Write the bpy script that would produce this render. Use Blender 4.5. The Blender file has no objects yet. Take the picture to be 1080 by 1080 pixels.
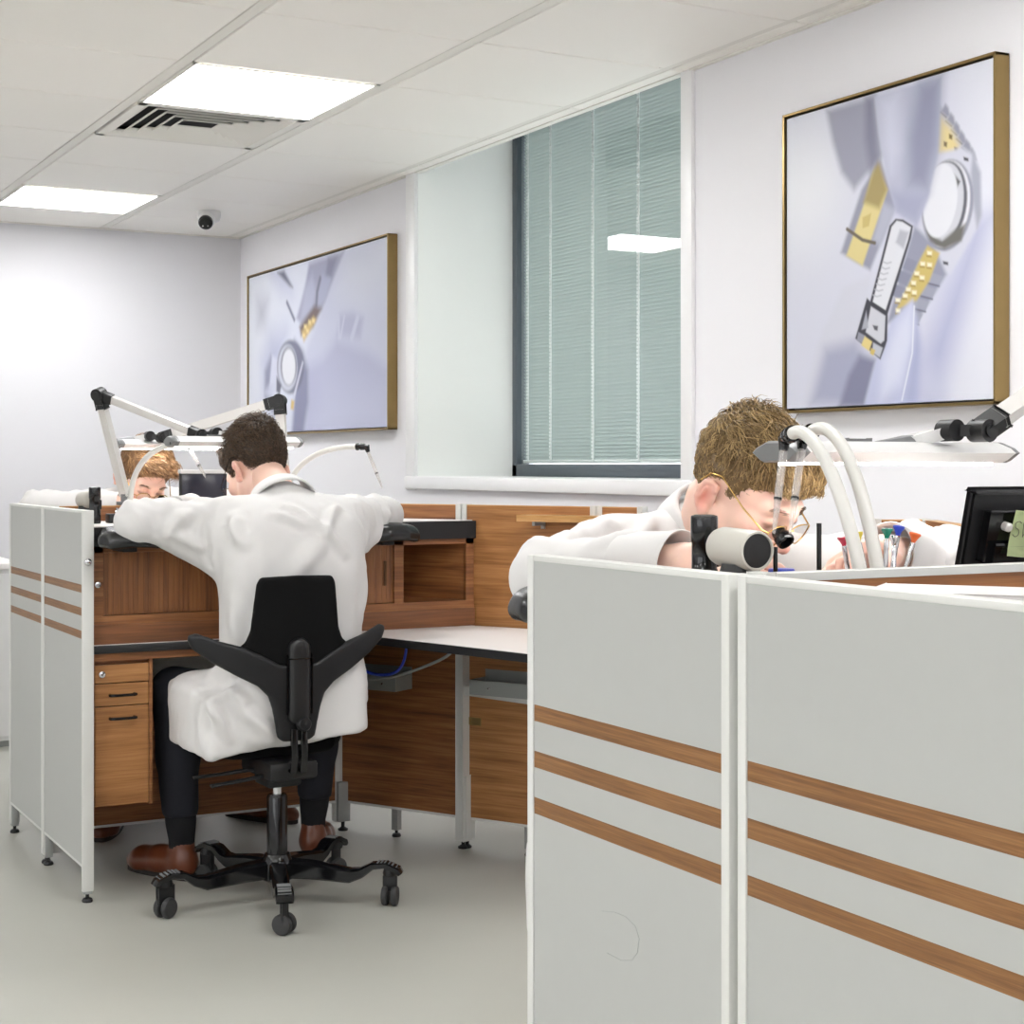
import bpy, bmesh, math, random
import numpy as np
from mathutils import Vector, Matrix, noise

random.seed(7)
np.random.seed(7)
SC = bpy.context.scene
COL = SC.collection
PI = math.pi
V = Vector


# ------------------------------------------------------------------ materials
def srgb(r, g, b):
    def f(c):
        c /= 255.0
        return c / 12.92 if c <= 0.04045 else ((c + 0.055) / 1.055) ** 2.4
    return (f(r), f(g), f(b), 1.0)


def mat(name, col, rough=0.5, metal=0.0, var=0.04, vscale=6.0, bump=0.0, bscale=200.0,
        spec=0.5, trans=0.0, coat=0.0, sub=0.0, sheen=0.0):
    m = bpy.data.materials.new(name)
    m.use_nodes = True
    nt = m.node_tree
    b = nt.nodes['Principled BSDF']
    tc = nt.nodes.new('ShaderNodeTexCoord')
    nz = nt.nodes.new('ShaderNodeTexNoise')
    nz.inputs['Scale'].default_value = vscale
    nz.inputs['Detail'].default_value = 4
    nt.links.new(tc.outputs['Object'], nz.inputs['Vector'])
    mx = nt.nodes.new('ShaderNodeMix')
    mx.data_type = 'RGBA'
    mx.inputs[6].default_value = tuple(max(0, c * (1 - var)) for c in col[:3]) + (1,)
    mx.inputs[7].default_value = tuple(min(1, c * (1 + var)) for c in col[:3]) + (1,)
    nt.links.new(nz.outputs['Fac'], mx.inputs[0])
    nt.links.new(mx.outputs[2], b.inputs['Base Color'])
    b.inputs['Roughness'].default_value = rough
    b.inputs['Metallic'].default_value = metal
    b.inputs['Specular IOR Level'].default_value = spec
    b.inputs['Transmission Weight'].default_value = trans
    b.inputs['Coat Weight'].default_value = coat
    if sheen:
        b.inputs['Sheen Weight'].default_value = sheen
    if sub:
        b.inputs['Subsurface Weight'].default_value = sub
        b.inputs['Subsurface Radius'].default_value = (0.01, 0.004, 0.002)
        b.inputs['Subsurface Scale'].default_value = 0.6
    if bump:
        n2 = nt.nodes.new('ShaderNodeTexNoise')
        n2.inputs['Scale'].default_value = bscale
        n2.inputs['Detail'].default_value = 3
        nt.links.new(tc.outputs['Object'], n2.inputs['Vector'])
        bp = nt.nodes.new('ShaderNodeBump')
        bp.inputs['Strength'].default_value = bump
        bp.inputs['Distance'].default_value = 0.002
        nt.links.new(n2.outputs['Fac'], bp.inputs['Height'])
        nt.links.new(bp.outputs['Normal'], b.inputs['Normal'])
    return m


def wood(name, c_dark, c_mid, c_light, scale, rough=0.42):
    """teak laminate: long streaks along the two axes with a small scale"""
    m = bpy.data.materials.new(name)
    m.use_nodes = True
    nt = m.node_tree
    b = nt.nodes['Principled BSDF']
    tc = nt.nodes.new('ShaderNodeTexCoord')
    mp = nt.nodes.new('ShaderNodeMapping')
    mp.inputs['Scale'].default_value = scale
    nt.links.new(tc.outputs['Object'], mp.inputs['Vector'])
    n1 = nt.nodes.new('ShaderNodeTexNoise')
    n1.inputs['Scale'].default_value = 1.0
    n1.inputs['Detail'].default_value = 6
    n1.inputs['Roughness'].default_value = 0.62
    n1.inputs['Distortion'].default_value = 0.5
    nt.links.new(mp.outputs['Vector'], n1.inputs['Vector'])
    mp2 = nt.nodes.new('ShaderNodeMapping')
    mp2.inputs['Scale'].default_value = tuple(s * 5 for s in scale)
    nt.links.new(tc.outputs['Object'], mp2.inputs['Vector'])
    n2 = nt.nodes.new('ShaderNodeTexNoise')
    n2.inputs['Scale'].default_value = 1.0
    n2.inputs['Detail'].default_value = 3
    nt.links.new(mp2.outputs['Vector'], n2.inputs['Vector'])
    ad = nt.nodes.new('ShaderNodeMix')
    ad.data_type = 'FLOAT'
    ad.inputs[0].default_value = 0.32
    nt.links.new(n1.outputs['Fac'], ad.inputs[2])
    nt.links.new(n2.outputs['Fac'], ad.inputs[3])
    cr = nt.nodes.new('ShaderNodeValToRGB')
    cr.color_ramp.elements[0].position = 0.33
    cr.color_ramp.elements[0].color = c_dark
    cr.color_ramp.elements[1].position = 0.68
    cr.color_ramp.elements[1].color = c_light
    e = cr.color_ramp.elements.new(0.5)
    e.color = c_mid
    nt.links.new(ad.outputs[0], cr.inputs['Fac'])
    nt.links.new(cr.outputs['Color'], b.inputs['Base Color'])
    b.inputs['Roughness'].default_value = rough
    return m


def emit(name, col, s):
    m = bpy.data.materials.new(name)
    m.use_nodes = True
    nt = m.node_tree
    b = nt.nodes['Principled BSDF']
    b.inputs['Base Color'].default_value = (0.9, 0.9, 0.9, 1)
    b.inputs['Emission Color'].default_value = col
    b.inputs['Emission Strength'].default_value = s
    return m


def attr_mat(name, rough=0.5, sub=0.0, bump=0.0, bscale=300, spec=0.5, sheen=0.0):
    m = bpy.data.materials.new(name)
    m.use_nodes = True
    nt = m.node_tree
    b = nt.nodes['Principled BSDF']
    a = nt.nodes.new('ShaderNodeVertexColor')
    a.layer_name = 'col'
    nt.links.new(a.outputs['Color'], b.inputs['Base Color'])
    b.inputs['Roughness'].default_value = rough
    b.inputs['Specular IOR Level'].default_value = spec
    if sub:
        b.inputs['Subsurface Weight'].default_value = sub
        b.inputs['Subsurface Radius'].default_value = (0.01, 0.004, 0.002)
        b.inputs['Subsurface Scale'].default_value = 0.5
    if bump:
        tc = nt.nodes.new('ShaderNodeTexCoord')
        n2 = nt.nodes.new('ShaderNodeTexNoise')
        n2.inputs['Scale'].default_value = bscale
        nt.links.new(tc.outputs['Object'], n2.inputs['Vector'])
        bp = nt.nodes.new('ShaderNodeBump')
        bp.inputs['Strength'].default_value = bump
        bp.inputs['Distance'].default_value = 0.002
        nt.links.new(n2.outputs['Fac'], bp.inputs['Height'])
        nt.links.new(bp.outputs['Normal'], b.inputs['Normal'])
    return m


def glass(name, tint, refl=1.0, rough=0.0, milk=0.0):
    """a thin clear sheet: see-through with a fresnel mirror on top"""
    m = bpy.data.materials.new(name)
    m.use_nodes = True
    nt = m.node_tree
    for n in list(nt.nodes):
        nt.nodes.remove(n)
    out = nt.nodes.new('ShaderNodeOutputMaterial')
    tr = nt.nodes.new('ShaderNodeBsdfTransparent')
    tr.inputs['Color'].default_value = tint
    gl = nt.nodes.new('ShaderNodeBsdfGlossy')
    gl.inputs['Roughness'].default_value = rough
    gl.inputs['Color'].default_value = (refl, refl, refl, 1)
    fr = nt.nodes.new('ShaderNodeFresnel')
    fr.inputs['IOR'].default_value = 1.6
    mx = nt.nodes.new('ShaderNodeMixShader')
    ge = nt.nodes.new('ShaderNodeNewGeometry')
    mu = nt.nodes.new('ShaderNodeMath')
    mu.operation = 'MULTIPLY_ADD'
    mu.inputs[1].default_value = -1.0
    mu.inputs[2].default_value = 1.0
    m2 = nt.nodes.new('ShaderNodeMath')
    m2.operation = 'MULTIPLY'
    nt.links.new(ge.outputs['Backfacing'], mu.inputs[0])
    nt.links.new(mu.outputs[0], m2.inputs[0])
    nt.links.new(fr.outputs[0], m2.inputs[1])
    nt.links.new(m2.outputs[0], mx.inputs[0])
    nt.links.new(tr.outputs[0], mx.inputs[1])
    nt.links.new(gl.outputs[0], mx.inputs[2])
    if milk:
        df = nt.nodes.new('ShaderNodeBsdfDiffuse')
        df.inputs['Color'].default_value = (.9, .89, .88, 1)
        mk = nt.nodes.new('ShaderNodeMixShader')
        mk.inputs[0].default_value = milk
        nt.links.new(mx.outputs[0], mk.inputs[1])
        nt.links.new(df.outputs[0], mk.inputs[2])
        nt.links.new(mk.outputs[0], out.inputs['Surface'])
    else:
        nt.links.new(mx.outputs[0], out.inputs['Surface'])
    return m


WD, WM, WL = srgb(96, 57, 31), srgb(141, 90, 51), srgb(176, 121, 74)
M = dict(
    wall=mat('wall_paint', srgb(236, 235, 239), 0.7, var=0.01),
    reveal=mat('reveal_paint', srgb(246, 248, 245), 0.7, var=0.01),
    trim=mat('white_gloss_trim', srgb(242, 242, 243), 0.35, var=0.01),
    tile=mat('ceiling_tile_metal', srgb(247, 244, 238), 0.55, var=0.012, vscale=2),
    bar=mat('ceiling_bar', srgb(232, 229, 222), 0.5, var=0.01),
    floor=mat('vinyl_floor', srgb(182, 182, 174), 0.42, var=0.05, vscale=3, bump=0.05, bscale=60),
    wallb=mat('wall_paint_toned_down', srgb(216, 215, 218), 0.7, var=0.01),  # same wall paint, darkened to offset strong panel light on the back wall
    lam=mat('grey_laminate', srgb(178, 179, 176), 0.45, var=0.015, vscale=40),
    alu=mat('light_grey_post', srgb(214, 214, 210), 0.4, var=0.02),
    steel=mat('grey_steel', srgb(165, 167, 165), 0.4, 0.3, var=0.05),
    wood_h=wood('teak_along', WD, WM, WL, (1.6, 1.6, 42)),
    wood_hl=wood('teak_along_light', srgb(128, 82, 44), srgb(166, 114, 66), srgb(190, 138, 86), (1.6, 1.6, 42)),
    wood_s=wood('teak_strip', srgb(104, 68, 36), srgb(132, 90, 50), srgb(156, 112, 68), (4, 4, 160)),
    wood_v=wood('teak_upright', WD, WM, srgb(160, 106, 63), (40, 40, 1.4)),
    wood_d=wood('teak_board', srgb(88, 54, 33), srgb(124, 78, 47), srgb(150, 98, 62), (1.6, 1.6, 36)),
    black=mat('black_edge', srgb(18, 18, 20), 0.4, var=0.1),
    plastic=mat('black_plastic', srgb(18, 18, 20), 0.42, var=0.08, bump=0.05, bscale=500),
    plastic2=mat('charcoal_plastic', srgb(26, 26, 28), 0.45, var=0.06, spec=.35),
    gloss=mat('black_gloss', srgb(16, 16, 18), 0.12, var=0.1),
    fabric=mat('black_upholstery', srgb(9, 9, 10), 0.9, spec=.2, var=0.15, bump=0.3, bscale=700),
    leather=mat('black_vinyl_pad', srgb(24, 25, 27), 0.24, var=0.08),
    white_top=mat('white_worktop', srgb(236, 232, 230), 0.4, var=0.01),
    enamel=mat('white_enamel', srgb(222, 221, 220), 0.3, var=0.02),
    wood_e=wood('lit_wood_edge', srgb(176, 128, 72), srgb(196, 148, 90), srgb(214, 168, 110), (3, 3, 60)),  # lighter copy of the wood, brightness of a lit shelf edge in its colour
    silver=mat('silver_aluminium', srgb(208, 205, 202), 0.38, 0.25, var=0.03),
    chrome=mat('chrome', srgb(205, 205, 208), 0.15, 1.0, var=0.02),
    brass=mat('brushed_brass', srgb(150, 127, 84), 0.30, 0.9, var=0.2, vscale=9),
    hose=mat('white_rubber_hose', srgb(218, 217, 212), 0.3, var=0.02),
    coat=mat('white_cotton', srgb(214, 212, 211), 0.85, var=0.02, bump=0.15, bscale=900, sheen=0.1),
    navy=mat('navy_trouser', srgb(20, 21, 31), 0.85, var=0.12, bump=0.2, bscale=800),
    sock=mat('black_sock', srgb(20, 20, 24), 0.95, var=0.2),
    shoe=mat('brown_leather', srgb(104, 55, 34), 0.28, var=0.3, vscale=14),
    sole=mat('dark_sole', srgb(32, 24, 20), 0.6),
    skin=attr_mat('skin', 0.48, sub=0.12, bump=0.08, bscale=420),
    hair=attr_mat('hair', 0.45, spec=0.4),
    print=attr_mat('art_print', 0.4, spec=.3),
    steelgrey=mat('grey_metal_tray', srgb(150, 153, 150), 0.5, var=0.04),
    frame=mat('anthracite_frame', srgb(84, 93, 100), 0.4, var=0.05),
    slat=mat('blind_slat', srgb(158, 168, 163), 0.4, 0.0, var=0.03),
    cordw=mat('white_cord', srgb(252, 252, 252), 0.6),
    greyplast=mat('warm_grey_plastic', srgb(196, 193, 184), 0.38, var=0.02),
    rubber=mat('dark_wheel', srgb(50, 50, 51), 0.6, var=0.1),
    bronze=mat('dark_bronze', srgb(92, 64, 38), 0.4, 0.5),
    midgrey=mat('mid_grey_plastic', srgb(120, 121, 122), 0.4, var=0.04),
    note=mat('yellow_green_paper', srgb(206, 218, 168), 0.8, var=0.03),
    ink=mat('pencil_ink', srgb(110, 116, 96), 0.8),
    blue=mat('blue_plastic', srgb(38, 66, 190), 0.3),
    green=mat('green_plastic', srgb(24, 132, 108), 0.25),
    orange=mat('orange_plastic', srgb(226, 104, 48), 0.3),
    red=mat('red_plastic', srgb(176, 34, 62), 0.3),
    yellow=mat('yellow_plastic', srgb(228, 206, 62), 0.3),
    magenta=mat('magenta_plastic', srgb(170, 50, 140), 0.3),
    gold=mat('thin_gold_wire', srgb(196, 160, 96), 0.25, 0.9),
    dark=mat('dark_void', srgb(20, 20, 21), 0.8),
    ledpanel=emit('panel_light', (0.985, 0.99, 0.99, 1), 9.0),
    ledtube=emit('task_light_tube', (1.0, 0.97, 0.93, 1), 9.0),
    pane=glass('window_pane', (0.925, 0.95, 0.942, 1)),
    clear=glass('clear_tube', (0.95, 0.94, 0.93, 1), 1.0, 0.05, .16),
    lens=glass('spectacle_lens', (0.96, 0.95, 0.94, 1)),
    screen=mat('dark_blue_screen', srgb(42, 44, 56), 0.25),
)


def see_through(m, amt, col):
    """lets part of the light from behind come through (thin blind slats)"""
    nt = m.node_tree
    out = nt.nodes['Material Output']
    b = nt.nodes['Principled BSDF']
    tl = nt.nodes.new('ShaderNodeBsdfTranslucent')
    tl.inputs['Color'].default_value = col
    mx = nt.nodes.new('ShaderNodeMixShader')
    mx.inputs[0].default_value = amt
    nt.links.new(b.outputs[0], mx.inputs[1])
    nt.links.new(tl.outputs[0], mx.inputs[2])
    nt.links.new(mx.outputs[0], out.inputs['Surface'])


see_through(M['slat'], .11, (.72, .80, .80, 1))


# ------------------------------------------------------------------ mesh builder
class MB:
    def __init__(s):
        s.bm = bmesh.new()

    def _bev(s, vs, b, seg=2):
        if b > 0:
            es = list({e for v in vs for e in v.link_edges})
            bmesh.ops.bevel(s.bm, geom=es, offset=b, segments=seg, affect='EDGES', profile=0.5)

    def box(s, x0, x1, y0, y1, z0, z1, b=0.0, seg=2):
        r = bmesh.ops.create_cube(s.bm, size=1)
        vs = r['verts']
        for v in vs:
            v.co = V(((x0 + x1) / 2 + v.co.x * (x1 - x0), (y0 + y1) / 2 + v.co.y * (y1 - y0), (z0 + z1) / 2 + v.co.z * (z1 - z0)))
        s._bev(vs, b, seg)
        return s

    def obox(s, c, ax, h, b=0.0, seg=2):
        """oriented box: ax = three unit axes, h = half sizes"""
        r = bmesh.ops.create_cube(s.bm, size=2)
        vs = r['verts']
        c = V(c)
        for v in vs:
            v.co = c + V(ax[0]) * v.co.x * h[0] + V(ax[1]) * v.co.y * h[1] + V(ax[2]) * v.co.z * h[2]
        s._bev(vs, b, seg)
        return s

    def prism(s, poly, z0, z1, b=0.0, seg=2):
        lo = [s.bm.verts.new((p[0], p[1], z0)) for p in poly]
        hi = [s.bm.verts.new((p[0], p[1], z1)) for p in poly]
        s.bm.faces.new(lo[::-1])
        s.bm.faces.new(hi)
        n = len(poly)
        for i in range(n):
            s.bm.faces.new((lo[i], lo[(i + 1) % n], hi[(i + 1) % n], hi[i]))
        s._bev(lo + hi, b, seg)
        return s

    def loft(s, rings, cap=True, close=True):
        R = [[s.bm.verts.new(p) for p in r] for r in rings]
        n = len(R[0])
        for a, b in zip(R[:-1], R[1:]):
            for i in range(n if close else n - 1):
                j = (i + 1) % n
                s.bm.faces.new((a[i], a[j], b[j], b[i]))
        if cap and close:
            s.bm.faces.new(R[0][::-1])
            s.bm.faces.new(R[-1])
        return s

    def tube(s, pts, r, seg=12, cap=True):
        pts = [V(p) for p in pts]
        rs = r if isinstance(r, (list, tuple)) else [r] * len(pts)
        t0 = (pts[1] - pts[0]).normalized()
        n = t0.orthogonal().normalized()
        rings = []
        for i, p in enumerate(pts):
            if i == 0:
                t = t0
            elif i == len(pts) - 1:
                t = (pts[-1] - pts[-2]).normalized()
            else:
                t = ((pts[i + 1] - p).normalized() + (p - pts[i - 1]).normalized()).normalized()
            n = (n - t * n.dot(t)).normalized()
            bt = t.cross(n)
            rings.append([p + (n * math.cos(2 * PI * k / seg) + bt * math.sin(2 * PI * k / seg)) * rs[i] for k in range(seg)])
        return s.loft(rings, cap)

    def cyl(s, a, b, r, r2=None, seg=24):
        return s.tube([a, b], [r, r if r2 is None else r2], seg)

    def bar(s, pts, w, h, up=(0, 0, 1)):
        """flat bar swept along pts; w across, h along up (numbers or lists)"""
        pts = [V(p) for p in pts]
        rings = []
        for i, p in enumerate(pts):
            t = (pts[min(i + 1, len(pts) - 1)] - pts[max(i - 1, 0)]).normalized()
            sd = t.cross(V(up)).normalized()
            u = sd.cross(t).normalized()
            ww = (w[i] if isinstance(w, (list, tuple)) else w) / 2
            hh = (h[i] if isinstance(h, (list, tuple)) else h) / 2
            c = 0.3
            rings.append([p + sd * ww * a + u * hh * b2 for a, b2 in
                          ((-1, -1 + c), (-1, 1 - c), (-1 + c, 1), (1 - c, 1), (1, 1 - c), (1, -1 + c), (1 - c, -1), (-1 + c, -1))])
        return s.loft(rings)

    def ell(s, c, r, seg=24, rot=None):
        q = bmesh.ops.create_uvsphere(s.bm, u_segments=seg, v_segments=max(6, seg // 2), radius=1)
        for v in q['verts']:
            p = V((v.co.x * r[0], v.co.y * r[1], v.co.z * r[2]))
            if rot:
                p = rot @ p
            v.co = V(c) + p
        return s

    def lathe(s, c, prof, seg=28, axis=(0, 0, 1)):
        ax = V(axis).normalized()
        n = ax.orthogonal().normalized()
        bt = ax.cross(n)
        rings = [[V(c) + ax * z + (n * math.cos(2 * PI * k / seg) + bt * math.sin(2 * PI * k / seg)) * max(r, 1e-4)
                  for k in range(seg)] for r, z in prof]
        return s.loft(rings)

    def add_mesh(s, verts, faces):
        vs = [s.bm.verts.new(v) for v in verts]
        for f in faces:
            try:
                s.bm.faces.new([vs[i] for i in f])
            except ValueError:
                pass
        return s


def world_of(o):
    p = V((0, 0, 0))
    while o is not None:
        p = p + o.location
        o = o.parent
    return p


def smooth_mesh(me, ang=35):
    for p in me.polygons:
        p.use_smooth = True
    try:
        me.set_sharp_from_angle(angle=math.radians(ang))
    except Exception:
        pass


def finish(name, mb, m, parent=None, smooth=True, ang=35, base=None):
    """link a builder as ONE mesh object; vertices are given in world space"""
    bm = mb.bm if isinstance(mb, MB) else mb
    bmesh.ops.recalc_face_normals(bm, faces=bm.faces[:])
    me = bpy.data.meshes.new(name)
    if parent is None:
        if base is None:
            xs = [v.co for v in bm.verts]
            base = V(((min(v.x for v in xs) + max(v.x for v in xs)) / 2,
                      (min(v.y for v in xs) + max(v.y for v in xs)) / 2, min(v.z for v in xs)))
        off = V(base)
    else:
        off = world_of(parent)
    bmesh.ops.translate(bm, verts=bm.verts[:], vec=-off)
    bm.to_mesh(me)
    bm.free()
    me.materials.append(m)
    if smooth:
        smooth_mesh(me, ang)
    o = bpy.data.objects.new(name, me)
    COL.objects.link(o)
    if parent is None:
        o.location = off
    else:
        o.parent = parent
    return o


def thing(name, label, cat, loc, group=None):
    o = bpy.data.objects.new(name, None)
    COL.objects.link(o)
    o.empty_display_size = 0.05
    o.location = loc
    o['label'] = label
    o['category'] = cat
    if group:
        o['group'] = group
    return o


def tag(o, label, cat, group=None):
    o['label'] = label
    o['category'] = cat
    if group:
        o['group'] = group
    return o


def struct(name, mb, m, parent=None, **k):
    o = finish(name, mb, m, parent, **k)
    if parent is None:
        o['kind'] = 'structure'
    return o


def dup(o, parent=None):
    c = o.copy()
    COL.objects.link(c)
    c.parent = parent
    for ch in list(o.children):
        dup(ch, c)
    return c


def bez(p0, p1, p2, p3, n=16):
    p0, p1, p2, p3 = map(V, (p0, p1, p2, p3))
    out = []
    for i in range(n + 1):
        t = i / n
        out.append(p0 * (1 - t) ** 3 + p1 * 3 * t * (1 - t) ** 2 + p2 * 3 * t * t * (1 - t) + p3 * t ** 3)
    return out


def catmull(pts, n=8):
    P = [V(p) for p in pts]
    P = [P[0] * 2 - P[1]] + P + [P[-1] * 2 - P[-2]]
    out = []
    for i in range(1, len(P) - 2):
        a, b, c, d = P[i - 1:i + 3]
        for k in range(n):
            t = k / n
            out.append(0.5 * ((2 * b) + (c - a) * t + (2 * a - 5 * b + 4 * c - d) * t * t + (3 * b - a - 3 * c + d) * t ** 3))
    out.append(P[-2])
    return out


# ------------------------------------------------------------------ soft shapes from distance fields
class SDF:
    def __init__(s, lo, hi, h):
        s.lo = np.array(lo, dtype=np.float64)
        s.h = h
        n = np.maximum(4, np.ceil((np.array(hi) - s.lo) / h).astype(int) + 1)
        s.n = n
        s.ax = [s.lo[i] + h * np.arange(n[i]) for i in range(3)]
        s.D = np.full(n, 0.5)

    def win(s, lo, hi):
        i0 = np.clip(np.floor((np.array(lo) - s.lo) / s.h).astype(int), 0, s.n)
        i1 = np.clip(np.ceil((np.array(hi) - s.lo) / s.h).astype(int) + 1, 0, s.n)
        sl = tuple(slice(a, b) for a, b in zip(i0, i1))
        if any(b <= a for a, b in zip(i0, i1)):
            return None, None
        G = np.stack(np.meshgrid(*[s.ax[i][sl[i]] for i in range(3)], indexing='ij'), -1)
        return sl, G

    def _put(s, sl, d, k, mode):
        a = s.D[sl]
        if mode == 'u':
            if k > 0:
                hh = np.maximum(k - np.abs(a - d), 0) / k
                s.D[sl] = np.minimum(a, d) - hh * hh * k * 0.25
            else:
                s.D[sl] = np.minimum(a, d)
        elif mode == 's':
            d = -d
            hh = np.maximum(k - np.abs(a - d), 0) / k
            s.D[sl] = np.maximum(a, d) + hh * hh * k * 0.25
        elif mode == 'i':
            hh = np.maximum(k - np.abs(a - d), 0) / k
            s.D[sl] = np.maximum(a, d) + hh * hh * k * 0.25

    def cap(s, a, b, ra, rb, k=0.03, mode='u'):
        a = np.array(a, float)
        b = np.array(b, float)
        m = max(ra, rb) + k + 3 * s.h + 0.02
        sl, G = s.win(np.minimum(a, b) - m, np.maximum(a, b) + m)
        if sl is None:
            return s
        ab = b - a
        t = np.clip(((G - a) @ ab) / max(ab @ ab, 1e-9), 0, 1)
        d = np.linalg.norm(G - a - t[..., None] * ab, axis=-1) - (ra + (rb - ra) * t)
        s._put(sl, d, k, mode)
        return s

    def chain(s, pts, rs, k=0.02):
        for i in range(len(pts) - 1):
            s.cap(pts[i], pts[i + 1], rs[i], rs[i + 1], k)
        return s

    def ell(s, c, r, R=None, k=0.03, mode='u'):
        c = np.array(c, float)
        r = np.array(r, float)
        m = r.max() + k + 3 * s.h + 0.02
        sl, G = s.win(c - m, c + m)
        if sl is None:
            return s
        p = G - c
        if R is not None:
            p = p @ np.array(R)
        k0 = np.linalg.norm(p / r, axis=-1)
        k1 = np.linalg.norm(p / (r * r), axis=-1)
        d = k0 * (k0 - 1) / np.maximum(k1, 1e-9)
        s._put(sl, d, k, mode)
        return s

    def box(s, c, hs, rd, R=None, k=0.01, mode='u'):
        c = np.array(c, float)
        hs = np.array(hs, float)
        m = np.linalg.norm(hs) + k + 3 * s.h + 0.01
        sl, G = s.win(c - m, c + m)
        if sl is None:
            return s
        p = G - c
        if R is not None:
            p = p @ np.array(R)
        q = np.abs(p) - (hs - rd)
        d = np.linalg.norm(np.maximum(q, 0), axis=-1) + np.minimum(q.max(-1), 0) - rd
        s._put(sl, d, k, mode)
        return s

    def plane(s, p, n, k=0.01):
        """keep the side the normal points away from"""
        n = np.array(n, float)
        n /= np.linalg.norm(n)
        sl, G = s.win(s.lo, s.lo + s.h * s.n)
        s._put(sl, (G - np.array(p)) @ n, k, 'i')
        return s

    def plate(s, poly, cy, t, bend, rd, k=0.01, axes=(0, 2, 1)):
        """2-D outline in axes[0:2], thickness t about a bent mid surface along axes[2]"""
        sl, G = s.win(s.lo, s.lo + s.h * s.n)
        x, z, y = G[..., axes[0]], G[..., axes[1]], G[..., axes[2]]
        d2 = sdpoly(x, z, poly) + rd
        dy = np.abs(y - cy - bend(x, z)) - t + rd
        d = np.minimum(np.maximum(d2, dy), 0) + np.sqrt(np.maximum(d2, 0) ** 2 + np.maximum(dy, 0) ** 2) - rd
        s._put(sl, d, k, 'u')
        return s

    def mesh(s):
        D = s.D
        nc = np.array(D.shape) - 1
        cnt = np.zeros(nc)
        acc = np.zeros(tuple(nc) + (3,))
        crosses = []
        for ax in range(3):
            a = np.take(D, range(0, D.shape[ax] - 1), ax)
            b = np.take(D, range(1, D.shape[ax]), ax)
            cr = (a < 0) != (b < 0)
            t = np.where(cr, a / np.where(np.abs(a - b) < 1e-12, 1, a - b), 0)
            crosses.append((cr, a < 0))
            p, q = [i for i in range(3) if i != ax]
            for dp in (0, 1):
                for dq in (0, 1):
                    sl = [slice(None)] * 3
                    sl[p] = slice(dp, dp + nc[p])
                    sl[q] = slice(dq, dq + nc[q])
                    sl = tuple(sl)
                    c = cr[sl]
                    cnt += c
                    acc[..., ax] += np.where(c, t[sl], 0)
                    acc[..., p] += c * dp
                    acc[..., q] += c * dq
        act = cnt > 0
        vid = -np.ones(act.shape, int)
        vid[act] = np.arange(act.sum())
        idx = np.argwhere(act)
        verts = s.lo + s.h * (idx + acc[act] / cnt[act][:, None])
        F = []
        for ax in range(3):
            cr, neg = crosses[ax]
            p, q = (ax + 1) % 3, (ax + 2) % 3
            e = np.argwhere(cr)
            ok = (e[:, p] > 0) & (e[:, q] > 0) & (e[:, p] < nc[p]) & (e[:, q] < nc[q])
            e = e[ok]
            sg = neg[tuple(e.T)]
            quad = []
            for op, oq in ((-1, -1), (0, -1), (0, 0), (-1, 0)):
                c = e.copy()
                c[:, p] += op
                c[:, q] += oq
                quad.append(vid[tuple(c.T)])
            quad = np.stack(quad, 1)
            quad[~sg] = quad[~sg][:, ::-1]
            F.append(quad)
        F = np.concatenate(F)
        F = F[(F >= 0).all(1)]
        return verts, F


def sdpoly(x, y, poly):
    P = np.array(poly, float)
    d = np.full(x.shape, 1e9)
    sgn = np.ones(x.shape)
    n = len(P)
    for i in range(n):
        a, b = P[i], P[i - 1]
        e = b - a
        wx, wy = x - a[0], y - a[1]
        t = np.clip((wx * e[0] + wy * e[1]) / max(e @ e, 1e-12), 0, 1)
        d = np.minimum(d, (wx - e[0] * t) ** 2 + (wy - e[1] * t) ** 2)
        c1 = y >= a[1]
        c2 = y < b[1]
        c3 = e[0] * wy > e[1] * wx
        fl = (c1 & c2 & c3) | (~c1 & ~c2 & ~c3)
        sgn = np.where(fl, -sgn, sgn)
    return sgn * np.sqrt(d)


def normals_of(vs, F):
    n = np.zeros_like(vs)
    a = vs[F[:, 2]] - vs[F[:, 0]]
    b = vs[F[:, 3]] - vs[F[:, 1]]
    fn = np.cross(a, b)
    for i in range(4):
        np.add.at(n, F[:, i], fn)
    return n / np.maximum(np.linalg.norm(n, axis=1), 1e-12)[:, None]


def relax(vs, F, it=2, w=0.5):
    for _ in range(it):
        s = np.zeros_like(vs)
        c = np.zeros(len(vs))
        for i in range(4):
            np.add.at(s, F[:, i], vs[F[:, (i + 1) % 4]] + vs[F[:, i - 1]])
            np.add.at(c, F[:, i], 2)
        vs = vs * (1 - w) + w * s / np.maximum(c, 1)[:, None]
    return vs


def ridges(vs, nr, segs):
    """cloth folds: push the skin along its normal near given line pieces (a, b, width, height)"""
    d = np.zeros(len(vs))
    for a, b, w, h in segs:
        a = np.array(a, float)
        b = np.array(b, float)
        line = []
        for k in range(6):          # lay the line on the cloth
            q = a + (b - a) * k / 5
            line.append(vs[((vs - q) ** 2).sum(1).argmin()])
        best = np.full(len(vs), 9.0)
        tb = np.zeros(len(vs))
        for k in range(5):
            p, ab = line[k], line[k + 1] - line[k]
            t = np.clip((vs - p) @ ab / max(ab @ ab, 1e-9), 0, 1)
            dist = np.linalg.norm(vs - p - t[:, None] * ab, axis=1)
            m_ = dist < best
            best = np.where(m_, dist, best)
            tb = np.where(m_, (k + t) / 5, tb)
        d += h * (np.exp(-(best / w) ** 2) - .35 * np.exp(-((best - 2.0 * w) / w) ** 2)) * (0.25 + 0.75 * np.sin(PI * np.clip(tb, 0.05, 0.95)))
    return vs + nr * d[:, None]


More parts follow.
